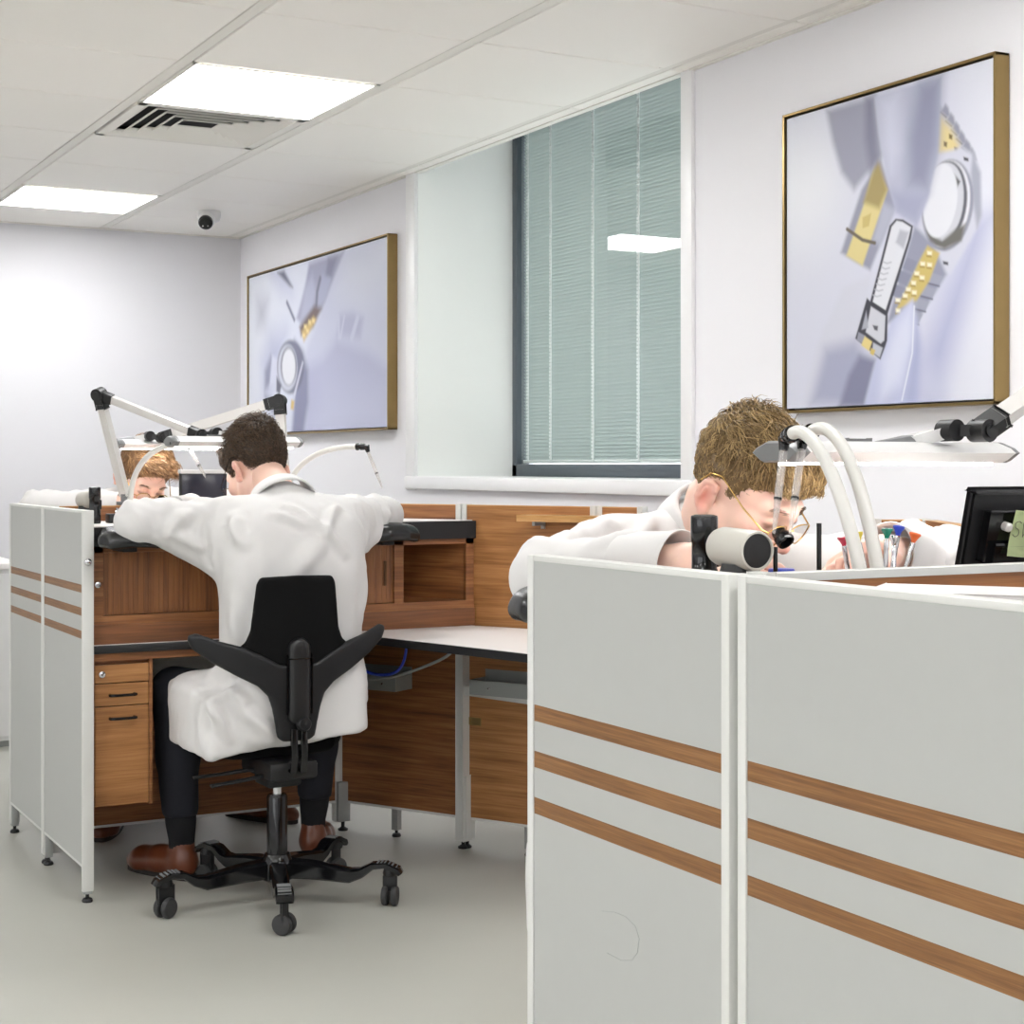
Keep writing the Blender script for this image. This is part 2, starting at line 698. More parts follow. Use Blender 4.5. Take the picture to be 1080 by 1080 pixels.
def fbm(vs, nr, amp, freq, seed=0.0, stretch=(1, 1, 1)):
    o = np.array([noise.noise(V((v[0] * freq * stretch[0] + seed, v[1] * freq * stretch[1], v[2] * freq * stretch[2])))
                  + 0.5 * noise.noise(V((v[0] * 2.1 * freq * stretch[0] + seed, v[1] * 2.1 * freq * stretch[1], v[2] * 2.1 * freq * stretch[2]))) for v in vs])
    return vs + nr * (o * amp)[:, None]


def mesh_obj(name, vs, F, m, parent=None, base=None, cols=None, ang=180):
    off = world_of(parent) if parent is not None else V(base)
    me = bpy.data.meshes.new(name)
    me.from_pydata((np.asarray(vs) - np.array(off)).tolist(), [], [tuple(int(i) for i in f) for f in F])
    me.materials.append(m)
    if cols is not None:
        at = me.color_attributes.new('col', 'FLOAT_COLOR', 'POINT')
        cc = np.ones((len(vs), 4), dtype=np.float32)
        cc[:, :3] = cols
        at.data.foreach_set('color', cc.ravel())
    for p in me.polygons:
        p.use_smooth = True
    o = bpy.data.objects.new(name, me)
    COL.objects.link(o)
    if parent is not None:
        o.parent = parent
    else:
        o.location = off
    return o


# ------------------------------------------------------------------ camera
cam = bpy.data.cameras.new('camera')
cam.sensor_width = 36
cam.lens = 36 * 1714 / 1080
cam.shift_y = -49 / 1080
cam.clip_start = 0.05
co = bpy.data.objects.new('camera', cam)
COL.objects.link(co)
co.location = (0, 0, 1.2)
co.rotation_euler = (PI / 2, 0, -math.radians(28.48))
SC.camera = co

EXPO = 1.12
SKY = 1.5

# ================================================================== the room
CE = 2.40            # ceiling height
WX = 2.83            # window wall
BY = 8.22            # back wall
X0, Y0 = -3.6, -2.6  # far sides of the room behind the camera

struct('floor', MB().box(X0 - .1, WX + .6, Y0 - .1, BY + .1, -0.06, 0), M['floor'], smooth=False)
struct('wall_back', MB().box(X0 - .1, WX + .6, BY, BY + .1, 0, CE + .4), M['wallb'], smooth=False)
# an unseen window band, added to the left wall to bring in daylight
OW = dict(left=(-2.0, 2.2, .95, 2.30))
struct('wall_front', MB().box(X0 - .1, WX + .6, Y0 - .1, Y0, 0, CE + .4), M['wall'], smooth=False)
a, b, c, d = OW['left']
struct('wall_left', MB().box(X0 - .1, X0, Y0, a, 0, CE + .4).box(X0 - .1, X0, b, BY, 0, CE + .4)
       .box(X0 - .1, X0, a, b, 0, c).box(X0 - .1, X0, a, b, d, CE + .4), M['wall'], smooth=False)
f = MB()
n_ = 4
for k in range(n_ + 1):
    y_ = a + (b - a) * k / n_
    f.box(X0 - .09, X0 - .04, y_ - .025, y_ + .025, c, d)
f.box(X0 - .09, X0 - .04, a, b, c, c + .05).box(X0 - .09, X0 - .04, a, b, d - .05, d)
w2 = struct('added_window', f, M['frame'])
for nm, (cx_, cy_), (sx_, sy_), rz_ in (('left', (X0 - .12, (a + b) / 2), (b - a, d - c), -PI / 2),):
    L_ = bpy.data.lights.new('daylight_portal', 'AREA')
    L_.shape = 'RECTANGLE'
    L_.size, L_.size_y = sx_, sy_
    L_.cycles.is_portal = True
    lo_ = bpy.data.objects.new('daylight_portal', L_)
    COL.objects.link(lo_)
    lo_.location = (cx_, cy_, (c + d) / 2)
    lo_.rotation_euler = (PI / 2, 0, rz_ + PI)
WU0, WU1, WZ0, WZ1 = 4.115, 6.03, 1.155, 2.64     # opening in the window wall
wr = MB()
wr.box(WX, WX + .55, Y0, WU0, 0, CE + .4)
wr.box(WX, WX + .55, WU1, BY, 0, CE + .4)
wr.box(WX, WX + .55, WU0, WU1, 0, WZ0 - .012)
wr.box(3.331, WX + .55, WU0, WU1, WZ0 - .012, WZ0)
wr.box(WX, WX + .55, WU0, WU1, WZ1, CE + .4)
struct('wall_right', wr, M['wall'], smooth=False)

# ceiling: a slab carrying pressed metal tiles between exposed bars
VL = [1.45 + .65 * k for k in range(-8, 3)]       # bars running to the back
UL = [4.10 + .60 * k for k in range(-12, 7)]      # joints across
cl = MB().box(X0, WX, Y0, BY, CE + .046, CE + .08)
cl.box(X0 - .1, WX + .6, Y0 - .1, BY + .1, CE + .4, CE + .45)  # unseen roof slab, added to keep sky light out of the void
LIGHTS = [(1.775, 5.0), (1.775, 7.4), (1.775, 2.6), (1.775, .2), (1.775, -2.2)]  # first two in view; the rest are unseen, added to light the room
LIGHTS += [(-.825, 5.0), (-.825, 2.6), (-.825, .2), (-.825, -2.2)]
LIGHTS += [(-2.775, 5.0), (-2.775, 2.6), (-2.775, .2)]
VENT = (1.775, 5.6)
vl = [X0 + .02] + [v for v in VL if X0 + .1 < v < WX - .05] + [WX - .004]
ul = [Y0 + .02] + [u for u in UL if Y0 + .1 < u < BY - .1] + [BY - .004]
for a, b in zip(vl[:-1], vl[1:]):
    for c, d in zip(ul[:-1], ul[1:]):
        m_ = ((a + b) / 2, (c + d) / 2)
        if any(abs(m_[0] - L[0]) < .1 and abs(m_[1] - L[1]) < .1 for L in LIGHTS + [VENT]):
            continue
        e0 = .022 if a > X0 + .1 else 0
        e1 = .022 if b < WX - .1 else .004
        cl.box(a + e0, b - e1, c + .003, d - .003, CE, CE + .02, b=.003, seg=1)
struct('ceiling', cl, M['tile'], ang=20)
gb = MB()
for v in vl[1:-1]:
    gb.box(v - .019, v + .019, Y0, BY, CE + .001, CE + .02, b=.002, seg=1)
gb.box(WX - .016, WX, Y0, WU0 - .05, CE - .006, CE + .012)
gb.box(WX - .016, WX, WU1 + .08, BY, CE - .006, CE + .012)
gb.box(WX - .012, WX + .014, WU0 - .05, WU1 + .08, CE - .004, CE + .06)
gb.box(X0, WX, BY - .016, BY, CE - .006, CE + .012)
o = finish('trim_1', gb, M['bar'], None)
o['kind'] = 'structure'

# window: reveal lining, white architrave, dark frame, pane and the blind between the panes
WP = 3.27
wm = MB()   # white surround on the wall face
wm.box(WX - .014, WX + .002, WU1, WU1 + .085, WZ0 - .055, CE, b=.004)
wm.box(WX - .014, WX + .002, WU0 - .06, WU0, WZ0 - .055, CE, b=.004)
wm.box(WX - .022, WX + .44, WU0 - .06, WU1 + .085, WZ0 - .05, WZ0, b=.006)
win = struct('window_1', wm, M['trim'])
lin = MB()
lin.box(WX + .001, WP + .04, WU1 - .004, WU1 + .002, WZ0, WZ1)
lin.box(WX + .001, WP + .04, WU0 - .002, WU0 + .004, WZ0, WZ1)
finish('reveal_lining', lin, M['reveal'], win, smooth=False)
fr = MB()
fr.box(WP, WP + .06, WU1 - .045, WU1 - .004, WZ0, WZ1, b=.003)
fr.box(WP, WP + .06, WU0 + .004, WU0 + .05, WZ0, WZ1, b=.003)
fr.box(WP, WP + .06, WU0, WU1, WZ0, WZ0 + .05, b=.003)
fr.box(WP, WP + .06, WU0, WU1, WZ1 - .05, WZ1, b=.003)
finish('window_frame', fr, M['frame'], win)
finish('window_pane', MB().box(WP + .012, WP + .015, WU0 + .03, WU1 - .03, WZ0 + .03, WZ1 - .03), M['pane'], win, smooth=False)
sl = MB()
z = WZ0 + .075
while z < WZ1 - .02:
    # a cambered slat, nearly closed
    prof = []
    for k in range(5):
        t = k / 4 - .5
        a = math.radians(56)
        prof.append((t * .0185 * math.cos(a) + .0022 * (1 - 4 * t * t) * -math.sin(a), t * .0185 * math.sin(a) + .0022 * (1 - 4 * t * t) * math.cos(a)))
    A = [sl.bm.verts.new((WP + .036 - p[0], WU0 + .055, z + p[1])) for p in prof]
    B = [sl.bm.verts.new((WP + .036 - p[0], WU1 - .05, z + p[1])) for p in prof]
    for k in range(4):
        sl.bm.faces.new((A[k], A[k + 1], B[k + 1], B[k]))
    z += .0145
blind = finish('blind_slats', sl, M['slat'], win)
finish('bottom_rail', MB().box(WP + .026, WP + .046, WU0 + .055, WU1 - .05, WZ0 + .055, WZ0 + .068, b=.003), M['cordw'], win)
for u_ in (5.93, 5.74, 5.41, 5.085, 4.775, 4.46, 4.18):
    cd = MB()
    zz_ = WZ0 + .06
    while zz_ < WZ1 - .03:
        cd.box(WP + .0205, WP + .0235, u_ - .0085, u_ + .0085, zz_, zz_ + .0095)
        zz_ += .0145
    cd.box(WP + .0232, WP + .0245, u_ - .005, u_ + .005, WZ0 + .06, WZ1 - .03)
    finish('ladder_cord', cd, M['cordw'], win, smooth=False)


# ceiling lights and vent
def ceiling_light(x, y, label):
    t = thing('ceiling_light', label, 'ceiling light', (x, y, CE - .002), 'square ceiling light panels')
    f = MB()
    hx, hy = .305, .297
    for a, b, c, d in ((-hx, hx, -hy, -hy + .012), (-hx, hx, hy - .012, hy), (-hx, -hx + .016, -hy, hy), (hx - .016, hx, -hy, hy)):
        f.box(x + a, x + b, y + c, y + d, CE - .003, CE + .013, b=.001, seg=1)
    finish('light_frame', f, M['bar'], t)
    finish('diffuser', MB().box(x - hx + .014, x + hx - .014, y - hy + .010, y + hy - .010, CE + .0005, CE + .012), M['ledpanel'], t, smooth=False)


for i, (x, y) in enumerate(LIGHTS):
    lab = {0: 'lit square ceiling panel beside the air vent, the larger one in view',
           1: 'lit square ceiling panel at the back of the room above the far wall'}.get(
        i, 'lit square ceiling panel outside the view, added to light the room')
    ceiling_light(x, y, lab)

vx, vy = VENT
vt = thing('air_vent', 'white four way square air vent with dark slots in the ceiling', 'air vent', (vx, vy, CE))
f = MB()
H = .297
for a, b, c, d in ((-H, H, -H, -H + .035), (-H, H, H - .035, H), (-H, -H + .035, -H, H), (H - .035, H, -H, H)):
    f.box(vx + a, vx + b, vy + c, vy + d, CE - .002, CE + .012, b=.002, seg=1)
finish('vent_frame', f, M['bar'], vt)
bl = MB()
r = .262
while r > .06:
    q = r - .024
    for s1 in range(4):
        c_, s_ = [(1, 0), (0, 1), (-1, 0), (0, -1)][s1]
        P = []
        for rr, zz_ in ((r, CE + .0), (q, CE + .013), (q, CE + .017), (r, CE + .004)):
            P.append((rr, zz_))
        ra = [V((vx + c_ * p[0] - s_ * -p[0], vy + s_ * p[0] + c_ * -p[0], p[1])) for p in P]
        rb = [V((vx + c_ * p[0] - s_ * p[0], vy + s_ * p[0] + c_ * p[0], p[1])) for p in P]
        bl.loft([ra, rb])
    r -= .043
finish('louvre_blades', bl, M['bar'], vt, smooth=False)
bk = MB()
bk.box(vx - .265, vx + .265, vy - .265, vy + .265, CE + .034, CE + .04)
for a, b, c, d in ((-.27, .27, -.27, -.265), (-.27, .27, .265, .27), (-.27, -.265, -.27, .27), (.265, .27, -.27, .27)):
    bk.box(vx + a, vx + b, vy + c, vy + d, CE + .004, CE + .04)
finish('vent_backing', bk, M['dark'], vt, smooth=False)

# ceiling camera
sx, sy = 2.40, 7.42
sc_ = thing('security_camera', 'white ceiling dome camera with a black eye near the far corner', 'security camera', (sx, sy, CE))
finish('camera_base', MB().lathe((sx, sy, CE), [(.052, 0), (.055, -.006), (.054, -.03), (.047, -.048), (.02, -.056)]), M['enamel'], sc_)
d_ = V((-.42, -.76, -.5)).normalized()
bc = V((sx - .022, sy - .03, CE - .048))
finish('camera_ball', MB().ell(bc, (.04, .04, .04)), M['enamel'], sc_)
ey = finish('camera_eye', MB().lathe(bc, [(.034, .018), (.034, .034), (.028, .041), (.005, .0425)], axis=d_), M['gloss'], sc_)
e1 = d_.cross(V((0, 0, 1))).normalized()
e2 = e1.cross(d_)
ir = MB()
for s1 in (-1, 1):
    ir.ell(bc + d_ * .0405 + e1 * .012 * s1 - e2 * .013, (.004, .004, .004), 10)
finish('infrared_lamps', ir, M['silver'], ey)


# ------------------------------------------------------------------ the two framed prints
def paint_print(W, H_, shapes, bg, n):
    nx, ny = n, int(n * H_ / W)
    s_, t_ = np.meshgrid(np.linspace(0, 1, nx), np.linspace(0, 1, ny), indexing='xy')
    asp = H_ / W
    C = bg(s_, t_)
    lin = lambda c: np.array(srgb(*[q * .95 for q in c])[:3])
    for sh in shapes:
        kind, col, blur = sh[0], lin(sh[1]), max(sh[2], .0035)
        if kind == 'p':
            d = sdpoly(s_, t_ * asp, [(p[0], p[1] * asp) for p in sh[3]])
        elif kind == 'e':
            cx, cy, rx, ry, an = sh[3]
            x, y = s_ - cx, (t_ - cy) * asp
            ca, sa = math.cos(an), math.sin(an)
            x, y = x * ca + y * sa, -x * sa + y * ca
            k0 = np.sqrt((x / rx) ** 2 + (y / ry) ** 2)
            d = (k0 - 1) * min(rx, ry)
        elif kind == 'l':
            d = np.full(s_.shape, 9.0)
            for a, b in zip(sh[3][:-1], sh[3][1:]):
                ax_, ay, bx, by = a[0], a[1] * asp, b[0], b[1] * asp
                ex, ey_ = bx - ax_, by - ay
                q = np.clip(((s_ - ax_) * ex + (t_ * asp - ay) * ey_) / max(ex * ex + ey_ * ey_, 1e-9), 0, 1)
                d = np.minimum(d, np.hypot(s_ - ax_ - ex * q, t_ * asp - ay - ey_ * q) - sh[4])
        w = np.clip(.5 - d / (2 * blur), 0, 1)
        w = (w * w * (3 - 2 * w))[..., None]
        C = C * (1 - w) + col * w
    return C


def framed_print(name_label, u0, u1, z0, z1, shapes, bg, n):
    """hangs on the window wall; u1 is the far edge"""
    t = thing('framed_print', name_label, 'picture', (WX - .02, (u0 + u1) / 2, z0))
    fx = .0075
    f = MB()
    for a, b, c, d in ((u0, u1, z0, z0 + fx), (u0, u1, z1 - fx, z1), (u0, u0 + fx, z0, z1), (u1 - fx, u1, z0, z1)):
        f.box(WX - .047, WX - .002, a, b, c, d, b=.001, seg=1)
    finish('picture_frame', f, M['brass'], t)
    lin_ = MB()
    g = fx + .004
    for a, b, c, d in ((u0 + fx, u1 - fx, z0 + fx, z0 + g), (u0 + fx, u1 - fx, z1 - g, z1 - fx), (u0 + fx, u0 + g, z0, z1), (u1 - g, u1 - fx, z0, z1)):
        lin_.box(WX - .03, WX - .004, a, b, c + .001, d - .0005)
    finish('shadow_gap', lin_, M['dark'], t, smooth=False)
    C = paint_print(u1 - u0, z1 - z0, shapes, bg, n)
    ny, nx = C.shape[:2]
    us = np.linspace(u1 - g - .001, u0 + g + .001, nx)
    zs = np.linspace(z1 - g - .001, z0 + g + .001, ny)
    UU, ZZ = np.meshgrid(us, zs, indexing='xy')
    vs = np.stack([np.full(UU.size, WX - .04), UU.ravel(), ZZ.ravel()], 1)
    i = np.arange(nx * ny).reshape(ny, nx)
    F = np.stack([i[:-1, :-1].ravel(), i[1:, :-1].ravel(), i[1:, 1:].ravel(), i[:-1, 1:].ravel()], 1)
    # closed back so that the canvas has a thickness
    k = len(vs)
    back = np.array([[WX - .012, us[0], zs[0]], [WX - .012, us[-1], zs[0]], [WX - .012, us[-1], zs[-1]], [WX - .012, us[0], zs[-1]]])
    vs = np.concatenate([vs, back])
    cols = np.concatenate([C.reshape(-1, 3), np.full((4, 3), .7)])
    ff = F.tolist() + [(k, k + 1, k + 2, k + 3)]
    mesh_obj('canvas', vs, ff, M['print'], t, cols=cols)
    return t


PRINT2 = [
    ('p',(172,175,208),0.09,[(0.91,0.474),(0.989,0.466),(0.819,0.855),(0.743,1.007),(0.627,1.004),(0.762,0.748)]),
    ('p',(196,198,220),0.05,[(0.666,0.893),(0.743,0.883),(0.8,1.009),(0.666,1.005)]),
    ('p',(186,187,200),0.008,[(0.767,0.091),(0.914,0.252),(0.914,0.271),(0.753,0.248)]),
    ('p',(150,151,168),0.008,[(0.795,0.096),(0.808,0.11),(0.816,0.136),(0.801,0.137),(0.778,0.115)]),
    ('p',(120,121,138),0.004,[(0.773,0.114),(0.801,0.137),(0.799,0.141),(0.769,0.118)]),
    ('p',(150,151,168),0.008,[(0.819,0.128),(0.832,0.142),(0.839,0.167),(0.824,0.169),(0.802,0.147)]),
    ('p',(120,121,138),0.004,[(0.796,0.146),(0.824,0.169),(0.822,0.172),(0.793,0.15)]),
    ('p',(150,151,168),0.008,[(0.842,0.159),(0.855,0.173),(0.862,0.198),(0.847,0.2),(0.825,0.178)]),
    ('p',(120,121,138),0.004,[(0.82,0.177),(0.847,0.2),(0.845,0.203),(0.816,0.181)]),
    ('p',(150,151,168),0.008,[(0.865,0.19),(0.877,0.204),(0.885,0.228),(0.87,0.23),(0.848,0.209)]),
    ('p',(120,121,138),0.004,[(0.843,0.208),(0.87,0.23),(0.868,0.234),(0.839,0.212)]),
    ('p',(150,151,168),0.008,[(0.887,0.221),(0.9,0.234),(0.907,0.259),(0.893,0.261),(0.871,0.239)]),
    ('p',(120,121,138),0.004,[(0.866,0.239),(0.893,0.261),(0.891,0.264),(0.862,0.243)]),
    ('p',(150,151,168),0.008,[(0.91,0.251),(0.922,0.265),(0.93,0.289),(0.915,0.291),(0.894,0.27)]),
    ('p',(120,121,138),0.004,[(0.888,0.269),(0.915,0.291),(0.913,0.295),(0.885,0.274)]),
    ('p',(226,208,150),0.02,[(0.772,0.127),(0.819,0.175),(0.855,0.232),(0.846,0.263),(0.758,0.242)]),
    ('p',(120,100,60),0.004,[(0.788,0.209),(0.803,0.215),(0.801,0.229),(0.788,0.223)]),
    ('p',(120,100,60),0.004,[(0.834,0.233),(0.849,0.239),(0.847,0.253),(0.834,0.247)]),
    ('p',(120,100,60),0.004,[(0.811,0.19),(0.826,0.197),(0.824,0.21),(0.811,0.204)]),
    ('p',(208,209,222),0.012,[(0.758,0.242),(0.865,0.24),(0.914,0.268),(0.946,0.329),(0.946,0.455),(0.932,0.491),(0.892,0.537),(0.819,0.615),(0.767,0.604),(0.666,0.478),(0.724,0.295)]),
    ('p',(168,170,186),0.012,[(0.914,0.268),(0.946,0.329),(0.95,0.456),(0.932,0.491),(0.914,0.413),(0.905,0.323)]),
    ('p',(150,151,166),0.006,[(0.914,0.43),(0.909,0.45),(0.901,0.47),(0.891,0.488),(0.879,0.504),(0.865,0.518),(0.85,0.529),(0.833,0.537),(0.816,0.542),(0.798,0.544),(0.78,0.542),(0.763,0.537),(0.747,0.529),(0.732,0.517),(0.718,0.503),(0.707,0.486),(0.699,0.467),(0.693,0.446),(0.689,0.425),(0.689,0.403),(0.691,0.381),(0.697,0.359),(0.705,0.339),(0.715,0.321),(0.728,0.304),(0.743,0.291),(0.759,0.28),(0.776,0.272),(0.794,0.268),(0.811,0.267),(0.829,0.27),(0.846,0.276),(0.862,0.285),(0.876,0.297),(0.888,0.311),(0.899,0.328),(0.907,0.346),(0.913,0.366),(0.916,0.387),(0.916,0.408)]),
    ('p',(228,228,236),0.006,[(0.9,0.423),(0.895,0.443),(0.888,0.461),(0.879,0.478),(0.868,0.494),(0.855,0.507),(0.841,0.518),(0.826,0.525),(0.81,0.53),(0.793,0.532),(0.777,0.53),(0.761,0.526),(0.746,0.518),(0.732,0.507),(0.72,0.493),(0.71,0.477),(0.702,0.46),(0.697,0.44),(0.694,0.42),(0.694,0.399),(0.696,0.378),(0.701,0.358),(0.709,0.339),(0.719,0.321),(0.73,0.306),(0.744,0.293),(0.758,0.283),(0.774,0.276),(0.79,0.271),(0.807,0.27),(0.823,0.273),(0.838,0.278),(0.853,0.287),(0.866,0.298),(0.877,0.311),(0.887,0.327),(0.894,0.345),(0.9,0.363),(0.902,0.383),(0.902,0.403)]),
    ('p',(98,98,108),0.006,[(0.888,0.418),(0.883,0.437),(0.876,0.456),(0.867,0.472),(0.857,0.487),(0.845,0.5),(0.831,0.511),(0.816,0.518),(0.801,0.523),(0.786,0.525),(0.77,0.523),(0.755,0.519),(0.741,0.511),(0.728,0.5),(0.717,0.487),(0.707,0.472),(0.7,0.455),(0.695,0.436),(0.692,0.416),(0.692,0.396),(0.694,0.376),(0.699,0.356),(0.706,0.338),(0.716,0.321),(0.727,0.306),(0.74,0.293),(0.754,0.283),(0.769,0.276),(0.784,0.272),(0.8,0.271),(0.815,0.273),(0.83,0.278),(0.843,0.286),(0.856,0.297),(0.867,0.31),(0.875,0.325),(0.882,0.342),(0.887,0.36),(0.89,0.379),(0.89,0.399)]),
    ('p',(206,207,216),0.005,[(0.873,0.413),(0.869,0.431),(0.863,0.448),(0.855,0.464),(0.845,0.478),(0.834,0.49),(0.822,0.5),(0.809,0.507),(0.795,0.512),(0.781,0.514),(0.768,0.513),(0.754,0.508),(0.742,0.501),(0.731,0.492),(0.721,0.479),(0.712,0.465),(0.706,0.449),(0.702,0.431),(0.7,0.413),(0.7,0.394),(0.702,0.375),(0.706,0.357),(0.713,0.339),(0.721,0.323),(0.731,0.309),(0.743,0.297),(0.755,0.287),(0.769,0.28),(0.782,0.276),(0.796,0.275),(0.81,0.277),(0.823,0.282),(0.835,0.289),(0.846,0.299),(0.855,0.311),(0.863,0.325),(0.869,0.341),(0.873,0.358),(0.875,0.376),(0.875,0.395)]),
    ('p',(92,90,92),0.006,[(0.791,0.286),(0.819,0.3),(0.86,0.342),(0.842,0.365),(0.809,0.321)]),
    ('p',(110,108,104),0.01,[(0.715,0.477),(0.781,0.511),(0.846,0.48),(0.883,0.472),(0.865,0.521),(0.791,0.538),(0.724,0.511)]),
    ('p',(226,227,234),0.006,[(0.846,0.403),(0.842,0.42),(0.836,0.436),(0.829,0.451),(0.82,0.465),(0.811,0.476),(0.8,0.486),(0.788,0.493),(0.776,0.497),(0.764,0.499),(0.752,0.498),(0.74,0.494),(0.73,0.488),(0.72,0.479),(0.711,0.467),(0.704,0.454),(0.699,0.439),(0.695,0.423),(0.693,0.405),(0.694,0.388),(0.696,0.37),(0.7,0.353),(0.706,0.336),(0.714,0.321),(0.723,0.308),(0.733,0.296),(0.744,0.287),(0.756,0.28),(0.768,0.276),(0.78,0.275),(0.792,0.277),(0.803,0.281),(0.814,0.288),(0.823,0.297),(0.831,0.308),(0.838,0.321),(0.843,0.336),(0.847,0.352),(0.848,0.369),(0.848,0.386)]),
    ('p',(70,70,80),0.004,[(0.874,0.27),(0.895,0.278),(0.895,0.287),(0.876,0.281)]),
    ('p',(70,70,80),0.004,[(0.654,0.503),(0.678,0.51),(0.678,0.519),(0.656,0.514)]),
    ('p',(70,70,80),0.004,[(0.784,0.573),(0.807,0.579),(0.807,0.588),(0.786,0.583)]),
    ('p',(150,152,172),0.012,[(0.656,0.449),(0.743,0.518),(0.8,0.615),(0.686,0.732),(0.526,0.744),(0.572,0.633)]),
    ('p',(160,162,180),0.004,[(0.729,0.602),(0.784,0.619),(0.767,0.646),(0.716,0.632)]),
    ('l',(112,114,132),0.003,[(0.716,0.634),(0.767,0.648)],0.003),
    ('p',(160,162,180),0.004,[(0.698,0.638),(0.754,0.655),(0.737,0.682),(0.685,0.668)]),
    ('l',(112,114,132),0.003,[(0.685,0.671),(0.737,0.685)],0.003),
    ('p',(160,162,180),0.004,[(0.667,0.675),(0.723,0.691),(0.706,0.719),(0.654,0.705)]),
    ('l',(112,114,132),0.003,[(0.654,0.708),(0.706,0.721)],0.003),
    ('p',(160,162,180),0.004,[(0.636,0.712),(0.693,0.728),(0.675,0.756),(0.622,0.743)]),
    ('l',(112,114,132),0.003,[(0.622,0.745),(0.675,0.759)],0.003),
    ('p',(140,142,162),0.004,[(0.621,0.544),(0.67,0.563),(0.647,0.593),(0.601,0.575)]),
    ('p',(140,142,162),0.004,[(0.591,0.582),(0.641,0.601),(0.617,0.632),(0.571,0.614)]),
    ('p',(140,142,162),0.004,[(0.561,0.621),(0.611,0.639),(0.587,0.67),(0.54,0.653)]),
    ('p',(206,184,112),0.008,[(0.715,0.518),(0.77,0.547),(0.724,0.627),(0.666,0.683),(0.567,0.706),(0.627,0.631),(0.676,0.563)]),
    ('p',(246,240,214),0.006,[(0.714,0.535),(0.735,0.539),(0.734,0.55),(0.715,0.547)]),
    ('p',(160,136,70),0.004,[(0.711,0.547),(0.734,0.551),(0.732,0.556),(0.711,0.552)]),
    ('p',(246,240,214),0.006,[(0.683,0.565),(0.704,0.568),(0.703,0.579),(0.684,0.577)]),
    ('p',(160,136,70),0.004,[(0.68,0.577),(0.703,0.581),(0.701,0.585),(0.68,0.582)]),
    ('p',(246,240,214),0.006,[(0.714,0.571),(0.735,0.575),(0.734,0.586),(0.715,0.583)]),
    ('p',(160,136,70),0.004,[(0.711,0.584),(0.734,0.587),(0.732,0.592),(0.711,0.588)]),
    ('p',(246,240,214),0.006,[(0.655,0.592),(0.677,0.595),(0.676,0.606),(0.656,0.604)]),
    ('p',(160,136,70),0.004,[(0.653,0.604),(0.676,0.608),(0.674,0.612),(0.653,0.609)]),
    ('p',(246,240,214),0.006,[(0.68,0.607),(0.701,0.611),(0.7,0.622),(0.681,0.619)]),
    ('p',(160,136,70),0.004,[(0.677,0.62),(0.7,0.623),(0.698,0.628),(0.677,0.624)]),
    ('p',(246,240,214),0.006,[(0.641,0.62),(0.662,0.623),(0.661,0.635),(0.642,0.632)]),
    ('p',(160,136,70),0.004,[(0.638,0.632),(0.661,0.636),(0.659,0.64),(0.638,0.637)]),
    ('p',(246,240,214),0.006,[(0.616,0.638),(0.638,0.641),(0.637,0.652),(0.617,0.65)]),
    ('p',(160,136,70),0.004,[(0.613,0.65),(0.637,0.654),(0.635,0.658),(0.613,0.655)]),
    ('p',(246,240,214),0.006,[(0.601,0.656),(0.623,0.66),(0.622,0.671),(0.602,0.668)]),
    ('p',(160,136,70),0.004,[(0.598,0.669),(0.622,0.672),(0.62,0.677),(0.598,0.673)]),
    ('p',(246,240,214),0.006,[(0.644,0.65),(0.665,0.653),(0.664,0.665),(0.645,0.662)]),
    ('p',(160,136,70),0.004,[(0.641,0.663),(0.664,0.666),(0.662,0.67),(0.641,0.667)]),
    ('p',(246,240,214),0.006,[(0.566,0.667),(0.588,0.67),(0.587,0.681),(0.567,0.679)]),
    ('p',(160,136,70),0.004,[(0.563,0.679),(0.587,0.683),(0.585,0.687),(0.563,0.684)]),
    ('p',(246,240,214),0.006,[(0.568,0.7),(0.59,0.704),(0.589,0.715),(0.569,0.713)]),
    ('p',(160,136,70),0.004,[(0.565,0.713),(0.589,0.716),(0.587,0.721),(0.565,0.718)]),
    ('p',(152,153,172),0.012,[(0.495,0.212),(0.567,0.378),(0.443,0.566),(0.294,0.493),(0.4,0.3)]),
    ('p',(180,182,200),0.02,[(0.505,0.356),(0.567,0.385),(0.495,0.491),(0.453,0.473)]),
    ('p',(224,208,146),0.008,[(0.464,0.228),(0.528,0.319),(0.405,0.548),(0.322,0.506),(0.421,0.331)]),
    ('p',(168,150,98),0.015,[(0.479,0.203),(0.528,0.319),(0.487,0.373),(0.409,0.343)]),
    ('l',(110,100,88),0.004,[(0.326,0.419),(0.405,0.464),(0.466,0.481)],0.006),
    ('p',(205,184,118),0.004,[(0.405,0.391),(0.448,0.383),(0.437,0.423),(0.405,0.426)]),
    ('p',(158,158,176),0.02,[(0.218,0.009),(0.464,0.009),(0.5,0.206),(0.362,0.295),(0.297,0.229),(0.252,0.123)]),
    ('p',(132,132,152),0.025,[(0.421,0.007),(0.469,0.01),(0.503,0.2),(0.443,0.252),(0.416,0.137)]),
    ('p',(184,186,206),0.01,[(0.464,0.01),(0.778,0.009),(0.762,0.249),(0.715,0.379),(0.666,0.451),(0.572,0.396),(0.521,0.271),(0.485,0.136)]),
    ('p',(146,148,172),0.05,[(0.676,0.011),(0.778,0.009),(0.764,0.217),(0.715,0.346),(0.627,0.32),(0.627,0.174)]),
    ('p',(206,208,226),0.05,[(0.485,0.023),(0.587,0.019),(0.587,0.2),(0.546,0.268),(0.505,0.173)]),
    ('p',(166,168,194),0.03,[(0.546,0.328),(0.715,0.359),(0.666,0.445),(0.572,0.396)]),
    ('p',(210,211,224),0.018,[(0.453,0.574),(0.427,0.695),(0.405,0.832),(0.291,1.001),(0.078,0.995),(0.166,0.789),(0.302,0.615)]),
    ('p',(168,170,194),0.04,[(0.212,0.806),(0.368,0.788),(0.453,0.862),(0.411,1.004),(0.131,0.989)]),
